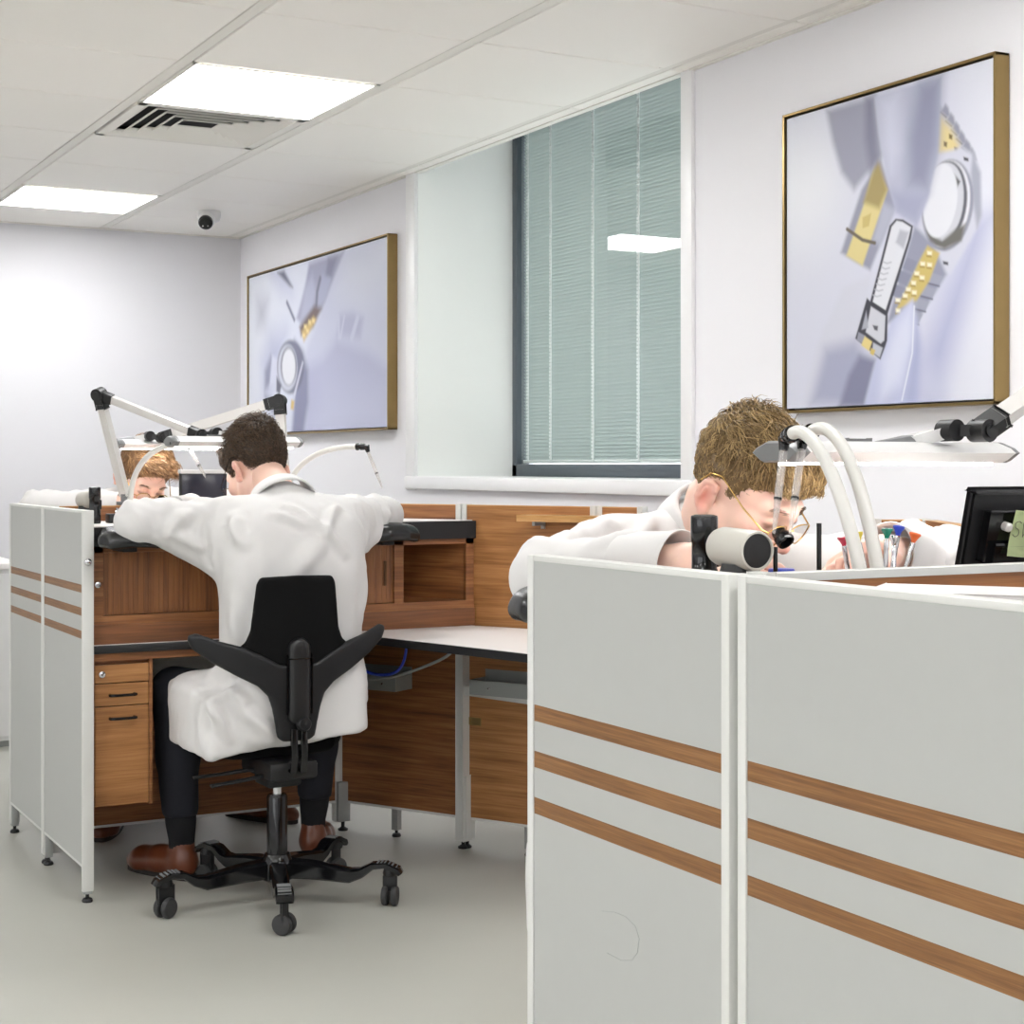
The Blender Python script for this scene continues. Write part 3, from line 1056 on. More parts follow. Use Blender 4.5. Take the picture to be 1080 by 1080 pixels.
    ('p',(132,133,158),0.02,[(0.389,0.838),(0.474,0.856),(0.416,1.005),(0.285,1.001),(0.335,0.898)]),
    ('p',(190,194,222),0.012,[(0.647,0.678),(0.681,0.808),(0.666,1.012),(0.411,1.004),(0.469,0.863),(0.546,0.738)]),
    ('p',(214,217,236),0.04,[(0.637,0.699),(0.656,0.806),(0.587,0.936),(0.495,0.986),(0.505,0.864),(0.577,0.747)]),
    ('p',(170,174,208),0.03,[(0.666,0.741),(0.686,0.834),(0.666,1.012),(0.602,1.01),(0.642,0.845)]),
    ('l',(228,230,240),0.003,[(0.654,0.7),(0.645,0.845),(0.597,0.99)],0.003),
    ('p',(66,66,76),0.004,[(0.567,0.416),(0.602,0.423),(0.649,0.449),(0.639,0.486),(0.529,0.714),(0.526,0.798),(0.516,0.818),(0.493,0.857),(0.368,0.781),(0.427,0.654),(0.443,0.666),(0.538,0.434)]),
    ('p',(222,223,230),0.004,[(0.572,0.423),(0.599,0.43),(0.639,0.452),(0.625,0.491),(0.518,0.702),(0.455,0.67),(0.548,0.439)]),
    ('p',(184,185,196),0.008,[(0.587,0.453),(0.629,0.465),(0.605,0.516),(0.567,0.491)]),
    ('p',(60,60,70),0.004,[(0.448,0.666),(0.521,0.703),(0.519,0.717),(0.447,0.682)]),
    ('p',(206,207,216),0.004,[(0.447,0.683),(0.518,0.719),(0.512,0.797),(0.495,0.806),(0.421,0.764)]),
    ('p',(170,172,184),0.004,[(0.424,0.695),(0.434,0.751),(0.4,0.755),(0.416,0.715)]),
    ('p',(150,152,166),0.004,[(0.384,0.761),(0.421,0.777),(0.405,0.801),(0.376,0.788)]),
    ('p',(226,206,138),0.004,[(0.416,0.777),(0.453,0.797),(0.437,0.827),(0.398,0.805)]),
    ('p',(190,192,202),0.004,[(0.458,0.8),(0.505,0.82),(0.49,0.85),(0.453,0.831)]),
    ('p',(210,186,110),0.003,[(0.448,0.817),(0.469,0.825),(0.459,0.843),(0.441,0.834)]),
    ('p',(90,90,98),0.003,[(0.455,0.744),(0.482,0.749),(0.479,0.764),(0.464,0.76)]),
    ('l',(178,180,190),0.003,[(0.507,0.546),(0.526,0.553),(0.546,0.551)],0.002),
    ('l',(178,180,190),0.003,[(0.499,0.562),(0.518,0.57),(0.538,0.568)],0.002),
    ('l',(178,180,190),0.003,[(0.491,0.579),(0.509,0.586),(0.53,0.584)],0.002),
    ('l',(178,180,190),0.003,[(0.482,0.596),(0.501,0.603),(0.522,0.601)],0.002),
    ('l',(178,180,190),0.003,[(0.474,0.613),(0.493,0.62),(0.514,0.618)],0.002),
    ('l',(178,180,190),0.003,[(0.466,0.63),(0.485,0.637),(0.505,0.635)],0.002),
    ('l',(178,180,190),0.003,[(0.457,0.647),(0.476,0.654),(0.497,0.652)],0.002),
]
PRINT1 = [
    ('p',(196,198,212),0.05,[(0.074,0.16),(0.161,0.167),(0.136,0.318),(0.074,0.317)]),
    ('p',(200,203,226),0.06,[(0.197,0.012),(0.292,0.015),(0.349,0.159),(0.268,0.126)]),
    ('p',(186,190,216),0.08,[(0.185,0.398),(0.303,0.398),(0.268,0.553),(0.148,0.785),(0.124,0.554)]),
    ('p',(206,209,230),0.02,[(0.718,0.017),(1.002,0.007),(1.002,0.693),(0.878,0.582),(0.679,0.487),(0.577,0.598),(0.466,0.636),(0.455,0.541),(0.567,0.32),(0.639,0.142)]),
    ('p',(218,221,236),0.08,[(0.737,0.026),(1.002,0.014),(1.002,0.274),(0.851,0.322),(0.679,0.225)]),
    ('p',(186,188,216),0.03,[(0.679,0.483),(0.878,0.586),(1.002,0.7),(1.002,1.036),(0.45,1.038),(0.471,0.619),(0.577,0.589)]),
    ('p',(204,207,232),0.14,[(0.598,0.758),(1.002,0.807),(1.002,1.051),(0.45,1.038)]),
    ('p',(184,186,214),0.02,[(0.698,0.359),(0.776,0.36),(0.851,0.401),(0.832,0.509),(0.679,0.47)]),
    ('l',(206,209,230),0.006,[(0.689,0.366),(0.693,0.485)],0.006),
    ('l',(210,212,232),0.006,[(0.728,0.372),(0.703,0.486)],0.004),
    ('l',(206,209,230),0.006,[(0.814,0.395),(0.776,0.501)],0.01),
    ('p',(168,169,194),0.012,[(0.482,0.019),(0.728,0.008),(0.659,0.139),(0.577,0.305),(0.428,0.365),(0.389,0.324),(0.45,0.162)]),
    ('p',(186,189,212),0.02,[(0.45,0.162),(0.504,0.088),(0.535,0.196),(0.504,0.292),(0.417,0.346)]),
    ('p',(142,143,170),0.015,[(0.618,0.022),(0.679,0.028),(0.639,0.142),(0.598,0.125)]),
    ('p',(178,182,208),0.012,[(0.577,0.104),(0.639,0.142),(0.598,0.259),(0.546,0.283),(0.541,0.181)]),
    ('l',(128,129,152),0.006,[(0.562,0.126),(0.541,0.197),(0.535,0.272)],0.008),
    ('p',(120,104,104),0.012,[(0.52,0.274),(0.572,0.3),(0.514,0.395),(0.422,0.433),(0.411,0.379)]),
    ('p',(214,184,122),0.01,[(0.514,0.336),(0.535,0.357),(0.482,0.425),(0.444,0.47),(0.428,0.408)]),
    ('p',(244,222,160),0.006,[(0.445,0.371),(0.465,0.377),(0.463,0.399),(0.445,0.393)]),
    ('p',(244,222,160),0.006,[(0.478,0.35),(0.497,0.357),(0.495,0.379),(0.478,0.373)]),
    ('p',(244,222,160),0.006,[(0.462,0.399),(0.481,0.406),(0.479,0.427),(0.462,0.421)]),
    ('p',(244,222,160),0.006,[(0.434,0.421),(0.454,0.427),(0.452,0.449),(0.434,0.443)]),
    ('p',(244,222,160),0.006,[(0.505,0.346),(0.524,0.353),(0.522,0.375),(0.505,0.368)]),
    ('l',(120,124,150),0.006,[(0.315,0.214),(0.372,0.33)],0.006),
    ('p',(112,114,136),0.01,[(0.239,0.017),(0.292,0.017),(0.361,0.134),(0.336,0.12)]),
    ('p',(142,144,174),0.02,[(0.372,0.452),(0.439,0.53),(0.477,0.646),(0.477,0.834),(0.428,1.089),(0.349,1.062),(0.383,0.671)]),
    ('p',(150,152,180),0.02,[(0.185,0.525),(0.197,0.535),(0.185,0.697),(0.136,0.729),(0.136,0.61)]),
    ('p',(216,219,236),0.01,[(0.197,0.517),(0.251,0.56),(0.233,0.692),(0.173,0.723)]),
    ('p',(120,122,146),0.008,[(0.446,0.621),(0.445,0.649),(0.44,0.675),(0.433,0.7),(0.423,0.722),(0.41,0.74),(0.396,0.755),(0.379,0.766),(0.362,0.772),(0.344,0.773),(0.325,0.769),(0.308,0.76),(0.291,0.747),(0.275,0.729),(0.262,0.708),(0.251,0.683),(0.243,0.656),(0.238,0.627),(0.237,0.598),(0.238,0.57),(0.243,0.542),(0.251,0.517),(0.262,0.494),(0.275,0.476),(0.291,0.461),(0.308,0.452),(0.325,0.447),(0.344,0.447),(0.362,0.452),(0.379,0.462),(0.396,0.476),(0.41,0.494),(0.423,0.515),(0.433,0.539),(0.44,0.566),(0.445,0.593)]),
    ('p',(206,209,224),0.008,[(0.396,0.62),(0.394,0.644),(0.391,0.667),(0.386,0.688),(0.378,0.708),(0.369,0.724),(0.358,0.737),(0.347,0.746),(0.334,0.752),(0.321,0.753),(0.308,0.75),(0.295,0.742),(0.283,0.731),(0.272,0.716),(0.262,0.697),(0.254,0.676),(0.248,0.653),(0.245,0.628),(0.244,0.604),(0.245,0.579),(0.248,0.555),(0.254,0.533),(0.262,0.514),(0.272,0.497),(0.283,0.485),(0.295,0.476),(0.308,0.471),(0.321,0.471),(0.334,0.475),(0.347,0.483),(0.358,0.495),(0.369,0.51),(0.378,0.528),(0.386,0.549),(0.391,0.572),(0.394,0.596)]),
    ('p',(108,110,128),0.008,[(0.39,0.611),(0.389,0.631),(0.386,0.65),(0.382,0.668),(0.376,0.684),(0.368,0.698),(0.36,0.709),(0.35,0.716),(0.34,0.721),(0.329,0.722),(0.318,0.719),(0.308,0.713),(0.298,0.703),(0.289,0.69),(0.281,0.675),(0.275,0.658),(0.27,0.638),(0.267,0.618),(0.266,0.597),(0.267,0.576),(0.27,0.557),(0.275,0.538),(0.281,0.522),(0.289,0.508),(0.298,0.498),(0.308,0.49),(0.318,0.486),(0.329,0.486),(0.34,0.489),(0.35,0.496),(0.36,0.506),(0.368,0.519),(0.376,0.534),(0.382,0.551),(0.386,0.57),(0.389,0.59)]),
    ('p',(232,233,240),0.008,[(0.381,0.614),(0.38,0.633),(0.378,0.651),(0.374,0.668),(0.369,0.683),(0.362,0.696),(0.355,0.707),(0.347,0.714),(0.338,0.718),(0.329,0.719),(0.32,0.717),(0.311,0.711),(0.302,0.702),(0.295,0.69),(0.288,0.676),(0.283,0.659),(0.279,0.641),(0.276,0.622),(0.276,0.602),(0.276,0.583),(0.279,0.565),(0.283,0.547),(0.288,0.532),(0.295,0.519),(0.302,0.509),(0.311,0.502),(0.32,0.498),(0.329,0.497),(0.338,0.5),(0.347,0.506),(0.355,0.516),(0.362,0.528),(0.369,0.542),(0.374,0.558),(0.378,0.576),(0.38,0.595)]),
    ('p',(96,98,118),0.008,[(0.233,0.656),(0.271,0.713),(0.257,0.774),(0.231,0.746)]),
    ('p',(212,214,230),0.006,[(0.433,0.585),(0.441,0.595),(0.366,0.826),(0.344,0.842)]),
    ('p',(220,190,120),0.006,[(0.349,0.808),(0.372,0.818),(0.366,0.87),(0.344,0.864)]),
    ('p',(140,142,172),0.02,[(0.136,0.765),(0.257,0.819),(0.303,0.919),(0.233,0.907),(0.148,0.83)]),
]

def bg2(s, t):
    a = np.array(srgb(222, 223, 229)[:3])
    b = np.array(srgb(202, 203, 217)[:3])
    w = np.clip(np.exp(-((s - .1) ** 2 + (t - .25) ** 2) / .06) + np.clip((s - .75) * 2.2, 0, 1), 0, 1)[..., None]
    return b * (1 - w) + a * w


def bg1(s, t):
    a = np.array(srgb(218, 221, 231)[:3])
    b = np.array(srgb(196, 200, 223)[:3])
    w = np.clip(1.15 - s * .9 - t * .3, 0, 1)[..., None]
    return b * (1 - w) + a * w


framed_print('gold framed print of gloved hands holding a watch clasp, right of the window', 2.779, 3.573, 1.343, 2.162, PRINT2, bg2, 330)
framed_print('gold framed wide print of a watch and white gloves, left of the window', 6.22, 7.985, 1.351, 2.172, PRINT1, bg1, 330)

# low white cupboard against the back wall, its end peeping out at the far left
cb = thing('low_cupboard', 'low white cupboard behind the left bench, against the far wall', 'cupboard', (.85, 7.45, 0))
finish('carcass', MB().box(.2, 1.46, 7.10, 7.9, .03, .76, b=.003), M['enamel'], cb)
finish('cupboard_top', MB().box(.18, 1.48, 7.08, 7.9, .76, .785, b=.004), M['white_top'], cb)
finish('plinth', MB().box(.22, 1.44, 7.14, 7.88, 0, .03), M['lam'], cb)
for a in (.21, .84):
    d = finish('cupboard_door', MB().box(a, a + .61, 7.085, 7.099, .05, .74, b=.003), M['enamel'], cb)
    finish('handle', MB().cyl((a + .3, 7.072, .69), (a + .36, 7.072, .69), .004).cyl((a + .3, 7.072, .69), (a + .3, 7.085, .69), .003).cyl((a + .36, 7.072, .69), (a + .36, 7.085, .69), .003), M['silver'], d)

# ================================================================== bench screens
ZP = 1.077           # top of every screen


def screen(label, p0, p1, face_in, face_out, stripes=0, feet=(0, 1), zb=.095, posts=(1, 1), name='partition_panel',
           rail=False, cat='partition', grommet=None):
    """upright panel from p0 to p1 (plan); normal n points to the left of p0->p1"""
    p0, p1 = V((p0[0], p0[1], 0)), V((p1[0], p1[1], 0))
    d = (p1 - p0)
    L = d.length
    d.normalize()
    n = V((-d.y, d.x, 0))
    up = V((0, 0, 1))
    t = thing(name, label, cat, (p0 + p1) / 2)
    ax = (d, n, up)

    def b(s0, s1, n0, n1, z0, z1, bev=0):
        return p0 + d * (s0 + s1) / 2 + n * (n0 + n1) / 2 + up * (z0 + z1) / 2, ax, ((s1 - s0) / 2, (n1 - n0) / 2, (z1 - z0) / 2), bev
    pw = .016
    a0 = pw if posts[0] else 0
    a1 = L - pw if posts[1] else L
    finish('core', MB().obox(*b(a0, a1, -.011, .011, zb + .006, ZP - .0025)), M['lam'], t, smooth=False)
    finish('inner_face', MB().obox(*b(a0 + .001, a1 - .001, .011, .0135, zb + .008, ZP - (.006 if stripes or rail else .0025))), face_in, t, smooth=False)
    if stripes:
        z = .872
        f = MB()
        zs = [zb + .008]
        for k in range(stripes):
            finish('wood_stripe', MB().obox(*b(a0 + .001, a1 - .001, -.0134, -.011, z - .0225, z)), M['wood_s'], t, smooth=False)
            z -= .0635
        zt = [ZP - .006, .872 - .0225, .8085 - .0225, .745 - .0225]
        zl = [.872, .8085, .745, zb + .008]
        for a, c in zip(zl, zt):
            f.obox(*b(a0 + .001, a1 - .001, -.0134, -.011, a, c))
        finish('outer_face', f, face_out, t, smooth=False)
    else:
        finish('outer_face', MB().obox(*b(a0 + .001, a1 - .001, -.0135, -.011, zb + .008, ZP - (.006 if stripes or rail else .0025))), face_out, t, smooth=False)
    for q, s0 in ((posts[0], 0), (posts[1], L - pw)):
        if q:
            finish('post', MB().obox(*b(s0, s0 + pw, -.0155, .0155, zb if q == 2 else .03, ZP, .002)), M['alu'], t)
    rh = .0075 if stripes or rail else .002
    finish('top_rail', MB().obox(*b(a0, a1, -.0145, .0145, ZP - .0005 - rh, ZP - .0005, rh * .13)), M['alu'] if stripes or rail else M['wood_e'], t)
    finish('bottom_rail', MB().obox(*b(a0, a1, -.0135, .0135, zb, zb + .008)), M['alu'], t)
    for q in feet:
        c = p0 + d * (.012 if q == 0 else (L - .012 if q == 1 else q * L))
        lg = finish('foot', MB().obox(c + up * (zb / 2 + .012), ax, (.011, .011, zb / 2 - .011), .001), M['steel'], t)
        finish('levelling_pad', MB().lathe(c, [(.014, 0), (.015, .004), (.012, .01), (.005, .012), (.005, .026)], 16), M['plastic'], lg)
    if grommet:
        for s0, zz in grommet:
            g = MB().obox(*b(s0 - .034, s0 + .034, .0132, .016, zz - .011, zz + .011, .0012))
            finish('grommet_plate', g, M['brass'], t)
    return t


XS = 1.105
SCUFF = [(1.77, .6307), (1.7404, .6366), (1.7137, .6371), (1.692, .6307), (1.6834, .6177), (1.6877, .5991), (1.7006, .5863), (1.7247, .5798), (1.7585, .5804)]
s_ = screen('grey end panel with three wood stripes and a small knob, in front of the drawer unit', (XS, 4.972), (XS, 4.475), M['wood_h'], M['lam'], 3)
finish('round_knob', MB().lathe((XS - .003, 4.4755, .935), [(.006, 0), (.010, .004), (.010, .012), (.006, .014)], 18, axis=(0, -1, 0)), M['chrome'], s_)
screen('grey end panel with three wood stripes, farthest one at the left bench', (XS, 5.46), (XS, 4.974), M['wood_h'], M['lam'], 3, feet=(0, 1))
s_ = screen('grey wood striped panel of the near bench, left of the upright joint', (XS, 1.965), (XS, 1.495), M['wood_h'], M['lam'], 3)
finish('scuff_mark', MB().tube([(1.0914, y_, z_) for y_, z_ in SCUFF], .00045, 6), M['steel'], s_)
screen('grey wood striped panel of the near bench, right of the upright joint', (XS, 1.480), (XS, .955), M['wood_h'], M['lam'], 3)
# screens between the facing benches
s_ = screen('wood faced screen behind the left bench, between the two men facing each other', (2.055, 4.99), (1.122, 4.99), M['wood_h'], M['wood_h'], 0, feet=(), zb=.09,
            grommet=((.16, .40),))
screen('wood faced screen with a white top edge, behind the tools of the near bench', (1.84, 1.488), (1.122, 1.488), M['wood_h'], M['wood_h'], 0, feet=(), rail=True)
# the corner post where the back screen meets the slanting ones
DG = V((.5, -.866, 0))


def dA(t):
    return (2.07 + .5 * t, 4.99 - .866 * t)


screen('slanting wood screen at the right end of the left bench, next to the open shelf', dA(.476), dA(.008), M['wood_h'], M['wood_h'], 0, feet=(.55,), zb=.09, posts=(1, 0))
screen('slanting wood screen behind the corner worktop, carrying the wall shelf', dA(.958), dA(.482), M['wood_hl'], M['wood_h'], 0, feet=(.5,), zb=.09, grommet=((.44, .40),))
screen('narrow slanting wood screen at the window end, beside the seated fair haired man', dA(1.116), dA(.964), M['wood_hl'], M['wood_h'], 0, feet=(0,), zb=.09)
cp = MB().box(2.053, 2.075, 4.976, 4.998, .03, ZP, b=.002)
cp_ = finish('corner_post', cp, M['alu'])
tag(cp_, 'slim grey corner post beneath the bench, right of the seated man\'s chair', 'post')
finish('foot_sleeve', MB().box(2.041, 2.083, 4.955, 4.975, .03, .16, b=.002), M['steel'], cp_)
finish('levelling_pad', MB().lathe((2.062, 4.968, 0), [(.016, 0), (.017, .005), (.006, .012), (.006, .032)], 16), M['plastic'], cp_)


def dB(t):
    return (2.60 - .5 * t, 2.80 - .866 * t)


screen('narrow wood screen end between the window wall and the screwdrivers', (2.60, 2.803), (2.485, 2.862), M['wood_h'], M['wood_h'], 0, feet=(), name='partition_panel')
screen('slanting wood screen carrying a shelf, beside the black monitor', dB(.49), dB(.006), M['wood_hl'], M['wood_h'], 0, feet=())
screen('slanting wood screen hidden behind the black monitor', dB(1.22), dB(.494), M['wood_hl'], M['wood_h'], 0, feet=())


def wall_shelf(label, p0, p1, z, depth, side):
    p0, p1 = V((*p0, z)), V((*p1, z))
    d = (p1 - p0).normalized()
    n = V((-d.y, d.x, 0)) * side
    c = (p0 + p1) / 2 + n * (.016 + depth / 2)
    L = (p1 - p0).length
    t = thing('wall_shelf', label, 'shelf', c)
    finish('shelf_board', MB().obox(c + V((0, 0, .009)), (d, n, V((0, 0, 1))), (L / 2, depth / 2, .0095), .0015), M['wood_e'], t)
    for s_ in (.12, .88):
        q = p0 + d * L * s_ + n * (.016 + .03)
        finish('shelf_bracket', MB().obox(q + V((0, 0, -.007)), (d, n, V((0, 0, 1))), (.005, .03, .006), .001)
               .obox(q - n * .027 + V((0, 0, -.012)), (d, n, V((0, 0, 1))), (.006, .003, .012), .001), M['steel'], t)


wall_shelf('narrow wooden shelf on the slanting screen, below the window', dA(.735), dA(1.11), 1.032, .085, -1)
wall_shelf('narrow wooden shelf end showing beside the black monitor', dB(.03), dB(.46), .985, .085, -1)


# ================================================================== benches
def bench(fy, who, x1f, x1r, detail=True):
    """raised bench cabinet on a worktop, seen from its seat; fy maps depth"""
    F0, R0 = 4.52, 4.962
    x0 = 1.124
    pts = lambda fo, bo, e: [(x0 + e, fy(F0 + fo)), (x1f - e, fy(F0 + fo)), (x1r - e, fy(R0 - bo)), (x0 + e, fy(R0 - bo))]
    B = lambda a, b, c, d, e, f, bev=0: MB().box(a, b, fy(c), fy(d), e, f, b=bev)
    t = thing('bench_cabinet', who['cab'], 'cabinet', ((x0 + x1f) / 2, fy(4.74), .701))
    # carcass
    c = MB()
    c.prism(pts(.004, .002, 0), .765, .781)
    c.box(x0, x0 + .016, fy(F0 + .004), fy(R0 - .002), .781, .973)
    c.box(x0, x0 + .034, fy(F0 + .002), fy(F0 + .02), .755, .974)
    xd = min(2.046, x1f - .08)
    c.box(xd, xd + .03, fy(F0 + .002), fy(F0 + .02), .77, .974)
    c.box(xd + .006, xd + .024, fy(F0 + .02), fy(R0 - .006), .781, .973)
    c.box(x1f - .028, x1f - .001, fy(F0 + .002), fy(F0 + .018), .77, .974)
    c.box(x0, x1f - .001, fy(F0), fy(F0 + .018), .755, .781)
    c.box(x0, x1f - .001, fy(F0 + .002), fy(F0 + .02), .957, .974)
    q = pts(.004, .002, 0)
    c.box(x0, min(2.07, x1r), fy(R0 - .012), fy(R0 - .002), .781, .973)
    a_, b_ = V((x1f - .016, fy(F0 + .018), .877)), V(((max(x1r - .02, 2.052) if x1r > 2 else x1r - .02), fy(R0 - .03), .877))
    dd = (b_ - a_)
    ll = dd.length / 2
    dd.normalize()
    c.obox((a_ + b_) / 2, (dd, V((-dd.y, dd.x, 0)), V((0, 0, 1))), (ll, .005, .096))
    finish('carcass', c, M['wood_h'], t, smooth=False)
    finish('plinth_board', MB().prism(pts(-.004, .002, 0), .7015, .756), M['wood_d'], t, smooth=False)
    for k, (a, b) in enumerate(((x0 + .034, 1.60), (1.602, xd))):
        m = MB()
        w = .0145
        x = a
        while x < b - .002:
            e = min(x + w, b)
            m.box(x + .0003, e - .0003, fy(F0 + .012), fy(F0 + .02), .782, .956)
            x += w
        dr = finish('tambour_door', m, M['wood_v'], t, smooth=False)
        hx = b - .028 if k else a + .03
        if k:
            finish('slot_handle', B(hx - .004, hx + .004, F0 + .006, F0 + .012, .835, .91, .001), M['bronze'], dr)
    finish('cabinet_lock', MB().lathe((x0 + .018, fy(F0 + .002), .868), [(.0085, 0), (.0085, .005), (.004, .006), (.0035, .004)], 18, axis=(0, fy(0) - fy(1), 0)), M['chrome'], t)
    tp = finish('bench_top', MB().prism(pts(-.012, .0, 0), .974, 1.028), M['black'], t, smooth=False)
    finish('white_top_sheet', MB().prism(pts(.002, .004, .006), 1.0275, 1.0305), M['white_top'], tp, smooth=False)
    # padded forearm rests
    for cx, cy, sg in ((1.203, 4.43, 1), (1.985, 4.45, -1)):
        s = SDF((cx - .12, -.17, .93), (cx + .12, .17, 1.06), .0045)
        bend = lambda x, y: .008 - 2.2 * (x - cx) ** 2 * 1.0 - 1.4 * np.maximum(-(y) - .02, 0) ** 2
        s.plate([(cx - .055, .12), (cx - .088, -.02), (cx - .075, -.085), (cx - .03, -.105), (cx + .03, -.105), (cx + .075, -.085), (cx + .088, -.02), (cx + .055, .12)],
                1.0, .0245, bend, .023, axes=(0, 1, 2))
        vs, F = s.mesh()
        vs = relax(vs, F, 4)
        vs[:, 1] = [fy(cy + y) for y in vs[:, 1]]
        pad = mesh_obj('forearm_rest', vs, F, M['leather'], t)
        finish('rest_bracket', B(cx - .02, cx + .02, cy - .02, F0 + .01, .963, .978, .002), M['plastic2'], pad)
    # worktop below
    w = thing('worktop', who['top'], 'worktop', ((x0 + x1f) / 2, fy(4.74), .66))
    finish('black_edge', MB().prism(pts(-.016, 0, 0), .677, .7, b=.002), M['black'], w)
    finish('white_surface', MB().prism(pts(-.012, .002, .003), .6995, .7012), M['white_top'], w, smooth=False)
    finish('apron', B(x0 + .001, x1f - .004, F0 - .002, F0 + .016, .655, .677), M['wood_h'], w, smooth=False)
    if not detail:
        return t
    # drawer pedestal
    p = thing('drawer_pedestal', who['ped'], 'drawer unit', (1.21, fy(4.74), .245))
    x2 = 1.298
    m = MB()
    m.box(x0, x0 + .01, fy(F0 + .004), fy(4.95), .245, .6545)
    m.box(x2 - .01, x2, fy(F0 + .004), fy(4.95), .245, .6545)
    m.box(x0, x2, fy(F0 + .022), fy(4.95), .245, .257)
    m.box(x0, x2, fy(F0 + .022), fy(4.95), .643, .6545)
    m.box(x0, x2, fy(4.938), fy(4.95), .245, .6545)
    m.box(x0 + .01, x2 - .01, fy(F0 + .03), fy(F0 + .036), .257, .643)
    finish('carcass', m, M['wood_h'], p, smooth=False)
    for k, (z0, z1) in enumerate(((.593, .643), (.529, .590), (.250, .526))):
        dr = finish('drawer', B(x0 + .0115, x2 - .0115, F0 + .004, F0 + .022, z0, z1, .0008), M['wood_hl'], p, smooth=False)
        if k == 0:
            finish('drawer_lock', MB().lathe((x0 + .03, fy(F0 + .004), .618), [(.009, 0), (.009, .006), (.004, .007), (.0035, .005)], 18, axis=(0, fy(0) - fy(1), 0)), M['chrome'], dr)
        else:
            zc = z1 - .022 if k == 1 else z1 - .026
            zc = .559 if k == 1 else .494
            h = MB()
            cx = (x0 + x2) / 2
            h.tube(catmull([(cx - .034, fy(F0 + .004), zc), (cx - .036, fy(F0 - .012), zc), (cx - .02, fy(F0 - .017), zc), (cx + .02, fy(F0 - .017), zc), (cx + .036, fy(F0 - .012), zc), (cx + .034, fy(F0 + .004), zc)], 5), .0042, 10)
            finish('bow_handle', h, M['gloss'], dr)
    return t


bench(lambda y: y, dict(cab='long wooden bench cabinet with black top and open shelf, before the dark haired man',
                        top='black edged worktop running under the left bench cabinet, above the drawers',
                        ped='narrow wooden drawer unit with two black handles and a lock, beside the grey end panel'), 2.318, 2.062)
bench(lambda y: 6.44 - y, dict(cab='near bench cabinet with black top, behind the large grey striped panels',
                               top='black edged worktop under the near bench cabinet, hidden by the striped panels'), 1.98, 1.86, False)
bench(lambda y: 9.98 - y, dict(cab='far bench cabinet with black top, in front of the man facing the camera',
                               top='black edged worktop under the far bench cabinet'), 2.318, 2.062, False)
# the nearest bench, only its raised top peeps over the striped panel
nb = thing('bench_cabinet', 'nearest bench cabinet at the right edge, mostly below the striped panel', 'cabinet', (1.5, 1.25, 0))
finish('carcass', MB().box(1.124, 1.84, 1.07, 1.465, .03, .974), M['wood_h'], nb, smooth=False)
finish('bench_top', MB().box(1.124, 1.84, 1.05, 1.470, .974, 1.028, b=.003), M['black'], nb)
a1, a2 = V((.62, -.78, 0)).normalized(), V((-.78, -.62, 0)).normalized()
tc = V((1.232, 1.392, 1.0295)) + a1 * .21 + a2 * .058
tr = thing('flat_tray', 'flat white lidded tray lying on the nearest bench, right edge of the view', 'tray', tc)
finish('tray_body', MB().obox(tc + V((0, 0, .016)), (a1, a2, V((0, 0, 1))), (.21, .058, .016), .002), M['midgrey'], tr)
finish('tray_lid', MB().obox(tc + V((0, 0, .036)), (a1, a2, V((0, 0, 1))), (.212, .060, .003), .001), M['white_top'], tr)

# corner worktop right of the left bench
cw = thing('corner_worktop', 'white corner worktop with black edge, right of the seated man\'s chair', 'worktop', (2.2, 4.2, .655))
CP = [(1.862, 4.503), (1.922, 4.315), (2.09, 3.767), (2.14, 3.60), (2.585, 4.02), (2.54, 4.115), (2.317, 4.503)]
finish('black_edge', MB().prism(CP, .677, .7, b=.002), M['black'], cw)
inn = [(x + (2.25 - x) * .012, y + (4.2 - y) * .012) for x, y in CP]
finish('white_surface', MB().prism(inn, .6996, .7016), M['white_top'], cw, smooth=False)
dv = V((.29, -.957, 0)).normalized()
nv = V((dv.y, -dv.x, 0))
up = V((0, 0, 1))
finish('apron', MB().obox(V((2.27, 4.18, .667)), (dv, nv, up), (.22, .008, .0095)), M['wood_h'], cw, smooth=False)
lg = V((2.297, 4.555, 0))
leg = finish('leg', MB().obox(lg + up * .35, (dv, nv, up), (.0165, .0165, .325), .002).obox(lg + V((.012, .0, .13)), (dv, nv, up), (.018, .018, .10), .002), M['alu'], cw)
finish('levelling_pad', MB().lathe(lg, [(.016, 0), (.017, .005), (.006, .012), (.006, .03)], 16).lathe(lg + V((.014, 0, 0)), [(.014, 0), (.015, .005), (.006, .012), (.006, .03)], 16), M['plastic'], leg)
finish('support_rail', MB().obox(lg + dv * .24 + up * .497, (dv, nv, up), (.225, .012, .0145), .0015), M['alu'], cw)


cwb = thing('corner_worktop', 'white corner worktop of the near bench, hidden behind the striped panels', 'worktop', (2.1, 2.3, .655))
CQ = [(1.80, 1.94), (1.87, 2.13), (2.05, 2.62), (2.31, 2.38), (2.055, 1.955)]
finish('black_edge', MB().prism(CQ, .677, .7, b=.002), M['black'], cwb)
finish('white_surface', MB().prism([(x + (2.1 - x) * .012, y + (2.25 - y) * .012) for x, y in CQ], .6996, .7016), M['white_top'], cwb, smooth=False)
lgb = finish('leg', MB().box(2.10, 2.13, 2.36, 2.39, .03, .677, b=.002), M['alu'], cwb)
finish('levelling_pad', MB().lathe((2.115, 2.375, 0), [(.016, 0), (.017, .005), (.006, .012), (.006, .032)], 16), M['plastic'], lgb)


